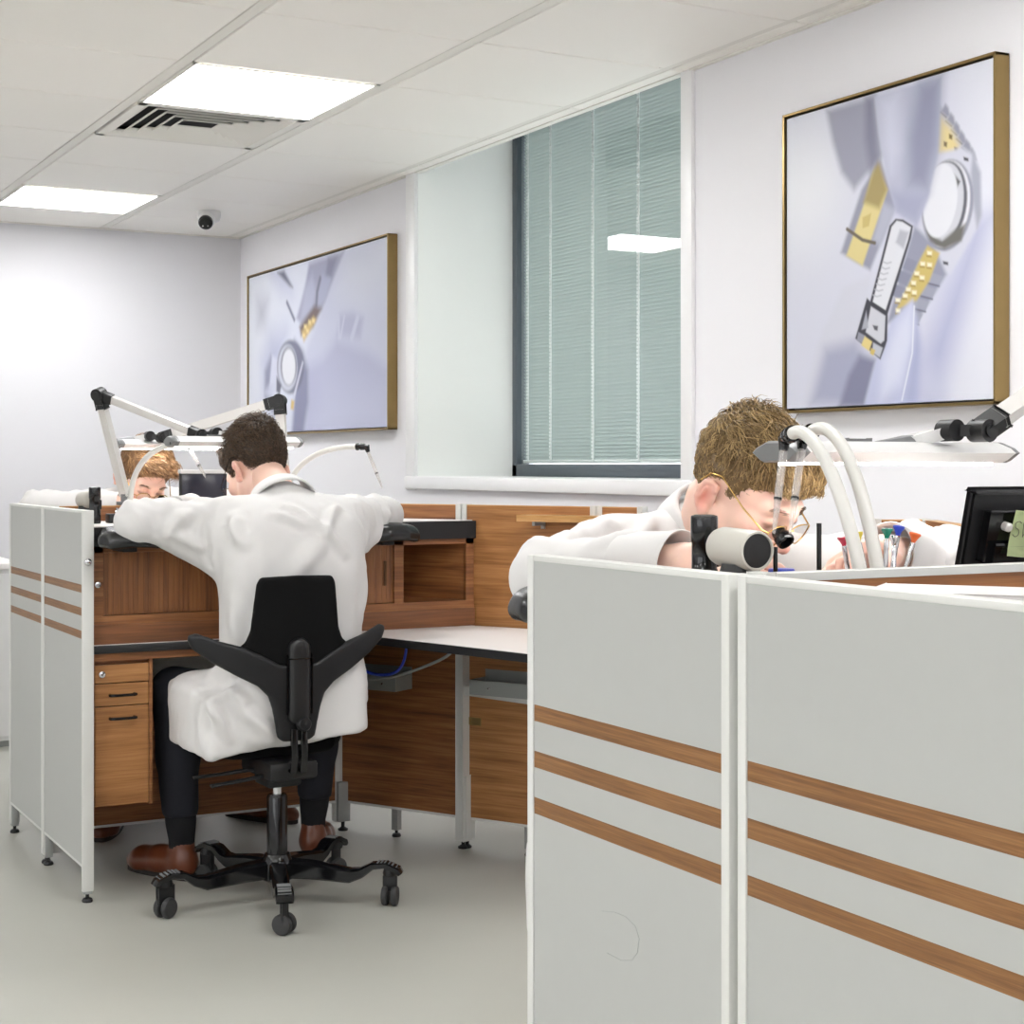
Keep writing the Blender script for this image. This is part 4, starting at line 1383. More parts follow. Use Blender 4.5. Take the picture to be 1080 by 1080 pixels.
def cable_tray(label, c, L, dep, h):
    d, n = V((.5, -.866, 0)), V((-.866, -.5, 0))
    c = V(c) + n * (.016 + dep / 2)
    t = thing('cable_tray', label, 'cable tray', c)
    m = MB()
    m.obox(c + V((0, 0, .001)), (d, n, up), (L / 2, dep / 2, .001))
    m.obox(c + n * dep / 2 + V((0, 0, h / 2)), (d, n, up), (L / 2, .001, h / 2))
    m.obox(c - n * dep / 2 + V((0, 0, h / 2 + .012)), (d, n, up), (L / 2, .001, h / 2 + .012))
    finish('tray_trough', m, M['steelgrey'], t, smooth=False)
    for s in (-1, 1):
        finish('end_plate', MB().obox(c + d * s * L * .5 + V((0, 0, h / 2)), (d, n, up), (.0012, dep / 2, h / 2)), M['steelgrey'], t, smooth=False)
    for s in (-.3, .3):
        finish('rivet', MB().lathe(c + d * s * L + n * (dep / 2 + .001) + V((0, 0, h / 2)), [(.004, 0), (.003, .0015), (.0005, .002)], 10, axis=n), M['chrome'], t)


cable_tray('grey metal cable tray on the slanting screen, left of the worktop leg', (*dA(.16), .485), .26, .09, .045)
cable_tray('grey metal cable tray on the slanting screen, right of the worktop leg', (*dA(.74), .498), .34, .09, .045)
gp = thing('cable_duct', 'grey metal cable duct under the left bench, right of the drawer unit', 'cable duct', (1.55, 4.94, .54))
finish('duct_body', MB().box(1.30, 1.95, 4.905, 4.972, .515, .652, b=.002), M['alu'], gp)
finish('duct_lip', MB().box(1.30, 1.95, 4.899, 4.905, .515, .53), M['steelgrey'], gp)
# cables looping under the corner worktop
cbl = finish('grey_cable', MB().tube(catmull([(2.06, 4.86, .665), (2.02, 4.80, .60), (1.98, 4.66, .545), (2.03, 4.50, .56), (2.12, 4.36, .62), (2.16, 4.30, .672)], 8), .0045, 8), M['steelgrey'])
tag(cbl, 'grey cable sagging in a loop under the corner worktop', 'cable')
cb2 = finish('blue_cable', MB().tube(catmull([(1.93, 4.60, .60), (1.99, 4.56, .565), (2.05, 4.54, .565), (2.075, 4.52, .60), (2.085, 4.51, .672)], 8), .0045, 8), M['blue'])
tag(cb2, 'bright blue cable hanging under the corner worktop beside the chair wing', 'cable')

# ================================================================== task chair
def task_chair(label, loc, rz, base_rot):
    """built facing +y about the origin, then placed"""
    root = thing('task_chair', label, 'chair', (0, 0, 0), 'black task chairs with winged backs')
    yb, zc = -.150, .678
    bend = lambda x, z: .85 * x * x - .05 * (z - zc)
    # winged shell
    s = SDF((-.33, yb - .05, .43), (.33, yb + .16, .93), .005)
    R_ = [(.0, -.008), (.05, -.006), (.10, .022), (.15, .045), (.21, .062), (.262, .083), (.280, .079), (.284, .066), (.272, .040), (.225, .004), (.165, -.032), (.108, -.062), (.080, -.09), (.068, -.125), (.060, -.165), (.053, -.203), (.038, -.214)]
    poly = R_ + [(-x, z) for x, z in R_[::-1]]
    s.plate([(x, z + zc) for x, z in poly], yb, .013, bend, .011)
    vs, F = s.mesh()
    mesh_obj('back_shell', relax(vs, F, 2), F, M['plastic2'], root)
    # upper pad
    s = SDF((-.2, yb - .06, .62), (.2, yb + .12, .94), .005)
    R_ = [(.0, -.02), (.06, -.016), (.12, .016), (.152, .042), (.136, .055), (.124, .085), (.117, .15), (.110, .210), (.100, .226), (.0, .229)]
    poly = R_ + [(-x, z) for x, z in R_[::-1]]
    s.plate([(x, z + zc) for x, z in poly], yb + .012, .018, bend, .014)
    vs, F = s.mesh()
    mesh_obj('backrest_pad', relax(vs, F, 2), F, M['fabric'], root)
    # height slide on the spine
    s = SDF((-.06, yb - .06, .48), (.06, yb + .03, .78), .004)
    s.cap((0, yb - .004, zc + .032), (0, yb - .002, zc - .14), .033, .033, .0)
    s.plane((0, yb - .026, zc), (0, -1, 0), .012)
    vs, F = s.mesh()
    sp = mesh_obj('spine_slide', vs, F, M['plastic'], root)
    m = MB()
    m.box(-.0325, .0325, yb - .0275, yb - .02, zc + .008, zc + .0105)
    for sx in (-1, 1):
        m.box(sx * .0355 - .0008, sx * .0355 + .0008, yb - .0175, yb - .008, zc - .14, zc + .02)
    finish('slide_seam', m, M['gloss'], sp, smooth=False)
    finish('adjuster_knob', MB().lathe((.008, yb - .012, zc - .165), [(.019, 0), (.019, .018), (.016, .023), (.004, .024)], 24, axis=(0, -1, 0)), M['plastic2'], sp)
    # seat
    s = SDF((-.27, -.16, .36), (.27, .34, .50), .007)
    sb = lambda x, y: .5 * x * x * np.clip(.6 - y, 0, 1) - .25 * np.maximum(y - .12, 0) ** 2
    s.plate([(-.15, -.045), (.15, -.045), (.20, .02), (.205, .10), (.15, .18), (.125, .27), (.10, .30), (-.10, .30), (-.125, .27), (-.15, .18), (-.205, .10), (-.20, .02)], .428, .028, sb, .026, axes=(0, 1, 2))
    vs, F = s.mesh()
    mesh_obj('seat', relax(vs, F, 2), F, M['fabric'], root)
    # mechanism, levers
    m = MB()
    m.box(-.07, .07, -.13, .10, .355, .405, b=.012)
    m.box(-.05, .05, -.06, .05, .325, .36, b=.01)
    mech = finish('tilt_mechanism', m, M['plastic'], root)
    finish('lever', MB().bar([(-.06, .0, .372), (-.17, .0, .366), (-.235, .01, .362)], [.012, .014, .026], [.010, .008, .006]), M['plastic2'], mech)
    finish('lever', MB().bar([(-.06, -.07, .365), (-.15, -.08, .358), (-.215, -.075, .352)], [.012, .014, .026], [.010, .008, .006]), M['plastic2'], mech)
    finish('back_stem', MB().bar([(-.014, -.06, .385), (-.014, yb - .005, .385), (-.014, yb - .012, .42), (-.014, yb - .008, .50)], .018, .012, up=(0, -1, .3))
           .bar([(.014, -.06, .385), (.014, yb - .005, .385), (.014, yb - .012, .42), (.014, yb - .008, .50)], .018, .012, up=(0, -1, .3)), M['gloss'], root)
    finish('gas_piston', MB().cyl((0, 0, .29), (0, 0, .34), .0135), M['chrome'], root)
    finish('column', MB().lathe((0, 0, 0), [(.028, .075), (.0285, .29), (.025, .297), (.0135, .298)], 28), M['gloss'], root)
    # five spoke base
    finish('hub', MB().lathe((0, 0, 0), [(.036, .062), (.046, .068), (.044, .115), (.034, .135), (.029, .136)], 28), M['gloss'], root)
    for k in range(5):
        a = base_rot + k * 2 * PI / 5
        c, s_ = math.cos(a), math.sin(a)
        P = lambda r, z: (c * r, s_ * r, z)
        arm = finish('base_arm', MB().bar([P(.03, .095), P(.10, .092), P(.205, .080), P(.235, .088), P(.268, .108), P(.305, .112), P(.338, .098), P(.345, .088)],
                                          [.050, .050, .046, .042, .042, .046, .048, .044], [.050, .046, .036, .026, .018, .016, .016, .012]), M['gloss'], root)
        m = MB()
        for q in range(6):
            rr = .283 + q * .010
            zz_ = .1185 - max(0, q - 2) * .0030 - max(0, q - 4) * .003
            m.obox(P(rr, zz_), ((c, s_, 0), (-s_, c, 0), (0, 0, 1)), (.0024, .0165, .0022), .001, 1)
        finish('foot_grip', m, M['midgrey'], arm)
        ca = finish('caster', MB().lathe(P(.315, 0), [(.018, .082), (.020, .09), (.016, .106)], 16)
                    .obox(P(.315, .062), ((c, s_, 0), (-s_, c, 0), (0, 0, 1)), (.020, .006, .022), .004), M['plastic'], root)
        w = a + 1.1 + .5 * k
        wx, wy = math.cos(w), math.sin(w)
        for sgn in (-1, 1):
            ctr = V((c * .315 - wy * .0, s_ * .315, .0275)) + V((wx, wy, 0)) * .004 * sgn
            finish('wheel', MB().lathe(ctr, [(.004, 0), (.024, .001), (.0275, .005), (.0275, .012), (.024, .017), (.010, .0185), (.003, .0185)], 24, axis=V((wx, wy, 0)) * sgn), M['rubber'], ca)
    root.location = loc
    root.rotation_euler = (0, 0, rz)
    return root


ch = task_chair('black winged task chair under the man with his back turned', (1.563, 4.235, 0), math.radians(1), math.radians(36))

# ================================================================== people
SKIN = np.array(srgb(238, 198, 180)[:3])
SKIN_R = np.array(srgb(222, 136, 120)[:3])


def frame_of(yaw_dir, pitch, roll=0.0):
    """columns: right, forward, up.  yaw_dir = plan direction of the face, pitch > 0 looks down"""
    h = V((yaw_dir[0], yaw_dir[1], 0)).normalized()
    r = h.cross(V((0, 0, 1)))
    f = h * math.cos(pitch) - V((0, 0, 1)) * math.sin(pitch)
    u = r.cross(f)
    if roll:
        q = Matrix.Rotation(roll, 3, f)
        r, u = q @ r, q @ u
    return np.array([list(r), list(f), list(u)]).T


def head_sdf(neck_local, h=.0032):
    s = SDF((-.105, -.155, -.21), (.105, .155, .15), h)
    s.ell((0, -.016, .034), (.075, .097, .088), k=.01)
    s.ell((0, .03, -.028), (.0595, .064, .088), k=.03)
    for q in (-1, 1):
        s.cap((q * .054, .002, -.05), (q * .022, .066, -.102), .021, .018, .025)
        s.ell((q * .044, .060, -.026), (.022, .024, .022), k=.02)
    s.ell((0, .076, -.104), (.021, .019, .018), k=.02)
    s.cap((-.036, .078, .021), (0, .090, .018), .013, .013, .014)
    s.cap((.036, .078, .021), (0, .090, .018), .013, .013, .014)
    for q in (-1, 1):
        s.ell((q * .032, .100, .001), (.017, .014, .011), k=.012, mode='s')
        s.ell((q * .032, .0805, .0), (.0148, .0128, .0115), k=.004)
        s.cap((q * .018, .091, -.0045), (q * .046, .085, -.0045), .0012, .0012, .002, mode='s')
    s.cap((0, .088, .012), (0, .113, -.032), .0075, .0105, .012)
    s.ell((0, .113, -.036), (.0115, .011, .010), k=.006)
    for q in (-1, 1):
        s.ell((q * .0125, .104, -.040), (.0085, .011, .008), k=.007)
        s.ell((q * .007, .111, -.046), (.0035, .005, .003), k=.003, mode='s')
    s.cap((-.019, .089, -.066), (0, .0985, -.064), .0055, .007, .008)
    s.cap((.019, .089, -.066), (0, .0985, -.064), .0055, .007, .008)
    s.cap((-.016, .089, -.079), (0, .0965, -.080), .006, .0075, .008)
    s.cap((.016, .089, -.079), (0, .0965, -.080), .006, .0075, .008)
    s.cap((-.024, .092, -.0715), (.024, .092, -.0715), .0016, .0016, .004, mode='s')
    for q in (-1, 1):     # ears
        c, a = math.cos(.35), math.sin(.35)
        R = np.array([[c, -q * a, 0], [q * a, c, 0], [0, 0, 1]])
        s.ell((q * .0800, -.016, -.018), (.0062, .0165, .030), R, k=.007)
        s.ell((q * .0830, -.009, -.042), (.0062, .009, .011), k=.006)
        EZ = -.010
        rim = [(-.004, .008), (-.006, .018), (-.016, .0215), (-.026, .016), (-.031, .002), (-.029, -.014), (-.021, -.028)]
        rim = [(y_, z_ + EZ) for y_, z_ in rim]
        for (y1, z1), (y2, z2) in zip(rim[:-1], rim[1:]):
            s.cap((q * (.0815 - .34 * (y1 + .006)), y1, z1), (q * (.0815 - .34 * (y2 + .006)), y2, z2), .0038, .0038, .003)
        s.ell((q * .0900, -.010, -.020), (.0062, .0085, .013), R, k=.004, mode='s')
        s.cap((q * .0885, -.022, -.022), (q * .0880, -.019, -.002), .0028, .0028, .003)
    nb = np.array(neck_local, float)
    s.cap((0, -.022, -.055), nb, .052, .056, .03)
    return s


def head_colors(vs):
    c = np.tile(SKIN, (len(vs), 1))
    def mixin(ctr, r, amt, col=SKIN_R):
        d = np.linalg.norm((vs - np.array(ctr)) / np.array(r), axis=1)
        w = (np.clip(1.0 - d, 0, 1) * amt)[:, None]
        return c * (1 - w) + col * w
    for q in (-1, 1):
        c = mixin((q * .087, -.014, -.020), (.012, .026, .040), 1.0)
        c = mixin((q * .046, .075, -.035), (.035, .04, .035), .5)
        c = mixin((q * .032, .088, -.004), (.022, .02, .009), .6, np.array(srgb(120, 70, 60)[:3]))
    c = mixin((0, .118, -.036), (.024, .024, .022), .75)
    c = mixin((0, .1, -.072), (.028, .016, .016), 1.0, np.array(srgb(190, 96, 92)[:3]))
    return c


def hand_parts(s, W, d, n, lat, curl=.5, spread=.12, th=1.0, k=.006):
    """adds palm, four fingers and a thumb to a field; d along the hand, n out of the palm, lat to the thumb side"""
    W, d, n, lat = [np.array(x, float) for x in (W, d, n, lat)]
    d /= np.linalg.norm(d)
    n -= d * (n @ d)
    n /= np.linalg.norm(n)
    l2 = np.cross(n, d)
    lat = l2 if l2 @ lat > 0 else -l2
    for q in (-.026, -.009, .009, .026):
        s.cap(W + d * .012 + lat * q * .7, W + d * .085 + lat * q * 1.05, .015, .0125, .014)
    lens = {-.030: .062, -.010: .076, .011: .082, .031: .074}
    for i, (q, L) in enumerate(lens.items()):
        p = W + d * .088 + lat * q
        a = .25 + curl * (.25 + .08 * (3 - i))
        ang = a * .6
        for j, fr in enumerate((.44, .31, .25)):
            dirv = d * math.cos(ang) + n * math.sin(ang) + lat * q * spread * 8 * .12
            dirv /= np.linalg.norm(dirv)
            p2 = p + dirv * L * fr
            s.cap(p, p2, .0088 - .0009 * j, .0080 - .0009 * j, .004)
            p = p2
            ang += a
    p = W + d * .026 + lat * .026
    v = d * .62 + lat * .62 + n * .45 * th
    for j, L in enumerate((.042, .032, .026)):
        v = v / np.linalg.norm(v)
        p2 = p + v * L
        s.cap(p, p2, .0125 - .0015 * j, .0110 - .0015 * j, .008)
        p = p2
        v = v + d * .35 - lat * .25 + n * .10


def strands(vs, nr, sel, n, length, flow, radius, cols, lift=.25, curl=0.0, jitter=.35, seg=5):
    """many thin tapered locks rooted on a surface; everything in head space"""
    idx = np.random.choice(np.where(sel)[0], n)
    p = vs[idx] - nr[idx] * .003
    N = nr[idx]
    T = flow(p)
    T = T + np.random.normal(0, jitter, T.shape)
    T -= N * (T * N).sum(1)[:, None]
    T /= np.maximum(np.linalg.norm(T, axis=1), 1e-6)[:, None]
    B = np.cross(N, T)
    L = (length(p) * np.random.uniform(.6, 1.25, n))[:, None]
    ph = np.random.uniform(0, 6.28, n)[:, None]
    amp = np.random.uniform(.4, 1, n)[:, None] * curl
    rings = []
    for k in range(seg):
        t = k / (seg - 1)
        c = p + T * L * t + N * (L * lift * math.sin(t * 2.8) + .0022 - .012 * t * t * np.minimum(L / .03, 1.3)) + B * amp * np.sin(ph + t * 4.0) * t + N * amp * np.cos(ph + t * 4.0) * t * .5
        r = radius * (1 - .75 * t * t)
        ring = np.stack([c + B * r, c - B * r * .6 + N * r * .8, c - B * r * .6 - N * r * .8], 1)
        rings.append(ring)
    R = np.stack(rings, 1)                       # n, seg, 3, 3
    verts = R.reshape(-1, 3)
    base = (np.arange(n) * seg * 3)[:, None]
    F = []
    for k in range(seg - 1):
        for a in range(3):
            b = (a + 1) % 3
            F.append(np.concatenate([base + k * 3 + a, base + k * 3 + b, base + (k + 1) * 3 + b, base + (k + 1) * 3 + a], 1))
    F = np.concatenate(F)
    cw = np.random.beta(1.6, 2.0, n)[:, None]
    col = cols[0] * (1 - cw) + cols[1] * cw
    col = np.repeat(col, seg * 3, 0)
    tt = np.tile(np.repeat(np.linspace(.75, 1.15, seg), 3), n)[:, None]
    return verts, F, col * tt


def hair_mesh(parent, C, R, style, cols, name='hair'):
    s = SDF((-.125, -.17, -.13), (.125, .18, .19), .0042)
    if style == 'short_dark':
        s.ell((0, -.018, .04), (.0825, .105, .096), k=.01)
        s.ell((0, -.005, .078), (.068, .088, .052), k=.02)
        s.ell((.01, -.05, .105), (.04, .045, .03), k=.03)
        line = [(.13, .06), (.078, .055), (.05, .03), (.042, -.035), (.022, -.042), (.013, -.004), (-.010, .020), (-.034, .004), (-.040, -.045), (-.072, -.072), (-.14, -.082), (-.18, .22), (.13, .22)]
    elif style == 'wavy_blond':
        s.ell((0, -.016, .038), (.0785, .0995, .091), k=.01)
        s.ell((0, .010, .078), (.070, .088, .050), k=.02)
        s.ell((.0, -.02, .108), (.05, .06, .026), k=.03)
        for x in (-.045, -.018, .010, .036):
            s.cap((x, .065, .088), (x * 1.05 + .004, .092, .066), .020, .011, .018)
        line = [(.15, .056), (.100, .058), (.082, .054), (.060, .040), (.050, .016), (.040, -.034), (.018, -.044), (.012, -.004), (-.010, .020), (-.034, .004), (-.040, -.045), (-.072, -.068), (-.14, -.078), (-.18, .22), (.15, .22)]
    else:
        s.ell((0, -.016, .04), (.0835, .105, .096), k=.01)
        s.ell((0, .012, .078), (.070, .088, .05), k=.02)
        for x in (-.05, -.02, .012, .042):
            s.cap((x, .06, .090), (x * 1.1 - .01, .088, .074), .022, .012, .018)
        line = [(.15, .078), (.095, .078), (.075, .058), (.058, .02), (.046, -.035), (.020, -.044), (.013, -.004), (-.012, .020), (-.034, .004), (-.040, -.045), (-.072, -.075), (-.14, -.085), (-.18, .22), (.15, .22)]
    sl, G = s.win(s.lo, s.lo + s.h * s.n)
    d2 = sdpoly(G[..., 1], G[..., 2], line)
    s._put(sl, d2, .012, 'i')
    vs, F = s.mesh()
    vs = relax(vs, F, 1)
    nr = normals_of(vs, F)
    vs = fbm(vs, nr, .0035, 42, 3.1)
    nr = normals_of(vs, F)
    base = np.array([noise.noise(V(v * 90)) for v in vs])[:, None]
    mid = cols[0] * .62 + cols[1] * .12
    bc = mid * (1 + .35 * base)

    def flow(p):
        top = np.clip((p[:, 2] - .055) / .05, 0, 1)[:, None]
        fwd = np.clip((p[:, 1] + .02) / .1, -1, 1)[:, None]
        if style == 'wavy_blond':
            tdir = np.stack([.45 + .5 * np.sin(p[:, 1] * 60), np.full(len(p), .9), -.5 * np.clip(fwd[:, 0], 0, 1)], 1)
        elif style == 'short_dark':
            tdir = np.stack([.35 * np.sin(p[:, 0] * 50), np.full(len(p), .7), .25 * np.ones(len(p))], 1)
        else:
            tdir = np.stack([-1.2 * np.ones(len(p)), np.full(len(p), .35), -.25 * np.clip(fwd[:, 0], 0, 1)], 1)
        sdir = np.stack([np.zeros(len(p)), -.25 + .5 * np.clip(p[:, 1] * 8, -1, 1), -np.ones(len(p))], 1)
        return tdir * top + sdir * (1 - top)

    ln = {'short_dark': lambda p: .012 + .026 * np.clip((p[:, 2] - .03) / .08, 0, 1),
          'wavy_blond': lambda p: (.008 + .034 * np.clip((p[:, 2] - .035) / .06, 0, 1)) * (1 - .45 * np.clip((p[:, 1] - .05) / .04, 0, 1))}.get(
        style, lambda p: (.012 + .03 * np.clip((p[:, 2] - .02) / .06, 0, 1)) * (1 - .25 * np.clip((p[:, 1] - .05) / .04, 0, 1)))
    outer = np.ones(len(vs), bool)
    n = {'short_dark': 7000, 'wavy_blond': 8000}.get(style, 3500)
    sv, sf, sc2 = strands(vs, nr, outer, n, ln, flow, .00105, cols, lift={'short_dark': .45, 'wavy_blond': .17}.get(style, .13),
                          curl=.009 if style == 'wavy_blond' else .003, jitter=.32)
    V_ = np.concatenate([vs, sv])
    F_ = np.concatenate([F, sf + len(vs)])
    C_ = np.concatenate([bc, sc2])
    return mesh_obj(name, V_ @ R.T + C, F_, M['hair'], parent, cols=np.clip(C_, 0, 1))


def eyebrow_mesh(parent, C, R, cols, vs_head):
    V_, F_, C_ = [], [], []
    o = 0
    for q in (-1, 1):
        for k in range(70):
            t = random.random()
            x = q * (.016 + .034 * t)
            z = .0235 + .007 * math.sin(t * 2.4) + random.uniform(-.003, .003)
            y = .104 - .35 * max(0, abs(x) - .012)
            # pull onto the head surface
            d = np.linalg.norm(vs_head - np.array([x, y, z]), axis=1)
            p = vs_head[d.argmin()]
            dx = V((q * .009, -.001, .002 - .005 * t))
            for j in range(3):
                a = 2 * PI * j / 3
                V_.append(p + np.array([0, .0006 + .0005 * math.cos(a), .0005 * math.sin(a)]))
                V_.append(p + np.array(dx) + np.array([0, .0012 + .0003 * math.cos(a), .0003 * math.sin(a)]))
            for j in range(3):
                b = (j + 1) % 3
                F_.append((o + 2 * j, o + 2 * b, o + 2 * b + 1, o + 2 * j + 1))
            C_ += [cols[0] * .8] * 6
            o += 6
    return mesh_obj('eyebrows', np.array(V_) @ R.T + C, F_, M['hair'], parent, cols=np.array(C_))


def spectacles(parent, C, R, loupe=None, drop=-.010, wire='gold', fwd=.116):
    W = lambda p: V(C + R @ np.array(p, float))
    m = MB()
    for q in (-1, 1):
        pts = []
        for k in range(29):
            a = 2 * PI * k / 28
            pts.append(W((q * .033 + .0245 * math.cos(a), fwd - .004 - .006 * abs(math.cos(a)), drop + .0195 * math.sin(a))))
        m.tube(pts, .0011, 8, cap=False)
        m.tube([W((q * .0575, fwd - .010, drop + .004)), W((q * .070, fwd - .016, drop + .006)), W((q * .079, .055, drop + .018)),
                W((q * .0855, -.005, .030)), W((q * .086, -.026, .022)), W((q * .084, -.038, .0))], .0013, 8)
    m.tube([W((-.009, fwd - .008, drop + .006)), W((0, fwd - .002, drop + .010)), W((.009, fwd - .008, drop + .006))], .0012, 8)
    g = finish('spectacles', m, M[wire], parent)
    for q in (-1, 1):
        l = MB()
        rings = []
        for yy in (.0, -.0014):
            rings.append([W((q * .033 + .0235 * math.cos(2 * PI * k / 28), fwd - .006 + yy, drop + .0185 * math.sin(2 * PI * k / 28))) for k in range(28)])
        l.loft(rings)
        finish('lens', l, M['lens'], g)
    if loupe:
        ax = V(R @ np.array([loupe * .18, 1, -.12])).normalized()
        p = W((loupe * .031, fwd - .012, drop + .006))
        finish('eye_loupe', MB().lathe(p, [(.010, 0), (.0115, .004), (.0115, .010), (.0138, .013), (.0145, .024), (.0132, .027), (.010, .026), (.009, .021)], 28, axis=ax), M['gloss'], g)
    return g


def shoe(name, heel, ang, parent):
    d = V((math.cos(ang), math.sin(ang), 0))
    l = V((-d.y, d.x, 0))
    R = np.array([list(d), list(l), [0, 0, 1]]).T
    s = SDF((-.05, -.065, -.002), (.30, .065, .16), .0055)
    s.ell((.04, 0, .045), (.042, .033, .044), k=.01)
    s.chain([(.05, 0, .05), (.13, .004, .045), (.20, .006, .034), (.245, .0, .028)], [.036, .038, .038, .026], .03)
    s.cap((.045, 0, .06), (.05, 0, .115), .034, .038, .02)
    s.cap((.05, 0, .10), (.05, 0, .16), .028, .034, .006, mode='s')
    s.plane((0, 0, .010), (0, 0, -1), .004)
    s.plane((0, 0, .105), (-.25, 0, 1), .004)
    vs, F = s.mesh()
    vs = relax(vs, F, 2)
    o = mesh_obj(name, vs @ R.T + np.array(heel), F, M['shoe'], parent)
    m = MB()
    out = []
    for k in range(40):
        a = 2 * PI * k / 40
        x = .117 + .148 * math.cos(a)
        y = (.037 + .007 * math.cos(a)) * math.copysign(abs(math.sin(a)) ** .75, math.sin(a))
        out.append((x, y))
    lo = [V(heel) + d * x + l * y + V((0, 0, .0005)) for x, y in out]
    hi = [V(heel) + d * x + l * y + V((0, 0, .014)) for x, y in out]
    m.loft([lo, hi])
    finish('sole', m, M['sole'], o)
    return o


def person(label, fy, K):
    P = lambda q: np.array([q[0], fy(q[1]), q[2]])
    sgy = fy(1) - fy(0)
    cx, dy = K['cx'], K['dy']
    Q = lambda x, y, z: P((cx + x, y + dy, z))
    root = thing('person', label, 'person', tuple(Q(0, -.20, .0)))
    C = P(K['head'])
    R = K['R']
    # ---- skin: head, neck, trunk, hands as one mesh
    nl = np.linalg.inv(R) @ (Q(0, -.13, 1.04) - C)
    hs = head_sdf(np.clip(nl, (-.06, -.10, -.17), (.06, .10, -.05)))
    hv, hf = hs.mesh()
    hc = head_colors(hv)
    allv, allf, allc = [hv @ R.T + C], [hf], [hc]
    o = len(hv)
    b = SDF(np.minimum(Q(-.55, -.45, .40), Q(.55, .45, .40)) , np.maximum(Q(-.55, -.45, 1.2), Q(.55, .45, 1.2)), .014)
    nw = R @ np.clip(nl, (-.06, -.10, -.17), (.06, .10, -.05)) + C
    b.cap(nw, Q(0, -.16, 1.03), .054, .06, .02)
    b.cap(C + R @ np.array([0, -.035, -.05]), Q(0, -.165, 1.075), .054, .060, .02)
    b.ell(Q(0, -.21, .90), (.155, .095, .19), k=.05)
    b.ell(Q(0, -.22, .62), (.14, .095, .18), k=.05)
    for a in K['arms']:
        b.cap(Q(0, -.20, 1.02), P(a['sh']), .06, .052, .04)
        b.cap(P(a['sh']), P(a['el']), .046, .038, .02)
        b.cap(P(a['el']), P(a['wr']), .036, .027, .02)
    bv, bf = b.mesh()
    allv.append(bv)
    allf.append(bf + o)
    allc.append(np.tile(SKIN, (len(bv), 1)))
    o += len(bv)
    for a in K['arms']:
        W = P(a['wr'])
        s = SDF(W - .17, W + .17, .0034)
        el = P(a['el'])
        s.cap(W + (el - W) * .3, W, .030, .0245, .01)
        e = lambda v: np.array([v[0], v[1] * sgy, v[2]])
        hand_parts(s, W, e(a['d']), e(a['n']), e(a['lat']), a.get('curl', .6))
        v_, f_ = s.mesh()
        c_ = np.tile(SKIN, (len(v_), 1))
        r_ = np.clip((np.linalg.norm(v_ - W, axis=1) - .07) / .1, 0, 1)[:, None] * .28
        c_ = c_ * (1 - r_) + SKIN_R * r_
        allv.append(v_)
        allf.append(f_ + o)
        allc.append(c_)
        o += len(v_)
    mesh_obj('body', np.concatenate(allv), np.concatenate(allf), M['skin'], root, cols=np.concatenate(allc))
    hair = hair_mesh(root, C, R, K['style'], K['cols'])
    eyebrow_mesh(root, C, R, K['cols'], hv)
    if K.get('specs'):
        spectacles(root, C, R, K.get('loupe'), wire=K['specs'])
    # ---- lab coat
    h = K.get('h', .009)
    lo = np.minimum(Q(-.62, -.50, .38), Q(.62, .42, .38))
    hi = np.maximum(Q(-.62, -.50, 1.25), Q(.62, .42, 1.25))
    s = SDF(lo, hi, h)
    A = K['arms']
    s.box(Q(0, -.225, .80), (.200, .112, .30), .10, k=.02)
    s.ell(Q(0, -.235, .93), (.19, .118, .16), k=.05)
    s.box(Q(-.01, -.235, .54), (.195, .135, .12), .07, k=.06)
    for a in A:
        sh, el, wr = P(a['sh']), P(a['el']), P(a['wr'])
        s.cap(Q(0, -.175, 1.075), sh, .058, .066, .05)
        s.cap(sh + (0, 0, -.05), sh * .4 + el * .6 + (0, 0, -.025), .080, .055, .04)
        s.cap(sh, el, .068, .056, .03)
        s.cap(sh * .8 + Q(0, -.225, .93) * .2 + (0, 0, -.10), sh * .5 + el * .5 + (0, 0, -.045), .066, .045, .022)
        s.cap(el, el * .36 + wr * .64, .055, .047, .03)
    # skirt of the coat spread over the thighs
    s.cap(Q(-.07, -.20, .56), Q(-.215, -.05, .545), .11, .075, .03)
    s.box(Q(-.165, -.20, .485), (.105, .13, .105), .025, k=.03)
    s.box(Q(-.225, -.08, .50), (.05, .12, .095), .02, k=.03)
    s.cap(Q(.07, -.20, .56), Q(.150, -.05, .545), .11, .078, .03)
    s.box(Q(.075, -.235, .52), (.10, .13, .085), .03, k=.03)
    s.plane(Q(-.30, -.3, .414), (.12, 0, -1), .006)
    # stand of the collar
    ax = (C - nw)
    ax = np.array(K.get('collar_ax', ax / np.linalg.norm(ax)))
    cb = Q(0, -.165, 1.085) + np.array(K.get('collar_off', (0, 0, 0)))
    s.cap(cb - ax * .05, cb + ax * K.get('dome', .010), .080, .062, .03)
    vs, F = s.mesh()
    vs = relax(vs, F, 1)
    nr = normals_of(vs, F)
    vs = fbm(vs, nr, .006, 5.0, K['seed'])
    nr = normals_of(vs, F)
    vs = fbm(vs, nr, .0042, 13.0, K['seed'] + 5, (1, 1, .45))
    vs = ridges(vs, nr, [(P(a) if K.get('local_folds', True) else a, P(b_) if K.get('local_folds', True) else b_, w, hh) for a, b_, w, hh in K['folds']])
    for a in A:     # sleeve creases running round the arm
        sh, el = P(a['sh']), P(a['el'])
        for k, t in enumerate((.30, .55, .80, 1.02)):
            p = sh * (1 - t) + el * t
            vs = ridges(vs, nr, [(p + np.array([(-1) ** k * .035, -sgy * .07, .085]), p + np.array([(-1) ** (k + 1) * .03, -sgy * .085, -.08]), .013, .007 * (1 if k % 2 else -.8)),
                                 (p + np.array([.02 * (-1) ** k, -.05, .085]), p + np.array([-.03, .06, .080]), .013, .006)])
    coat = mesh_obj('lab_coat', vs, F, M['coat'], root)
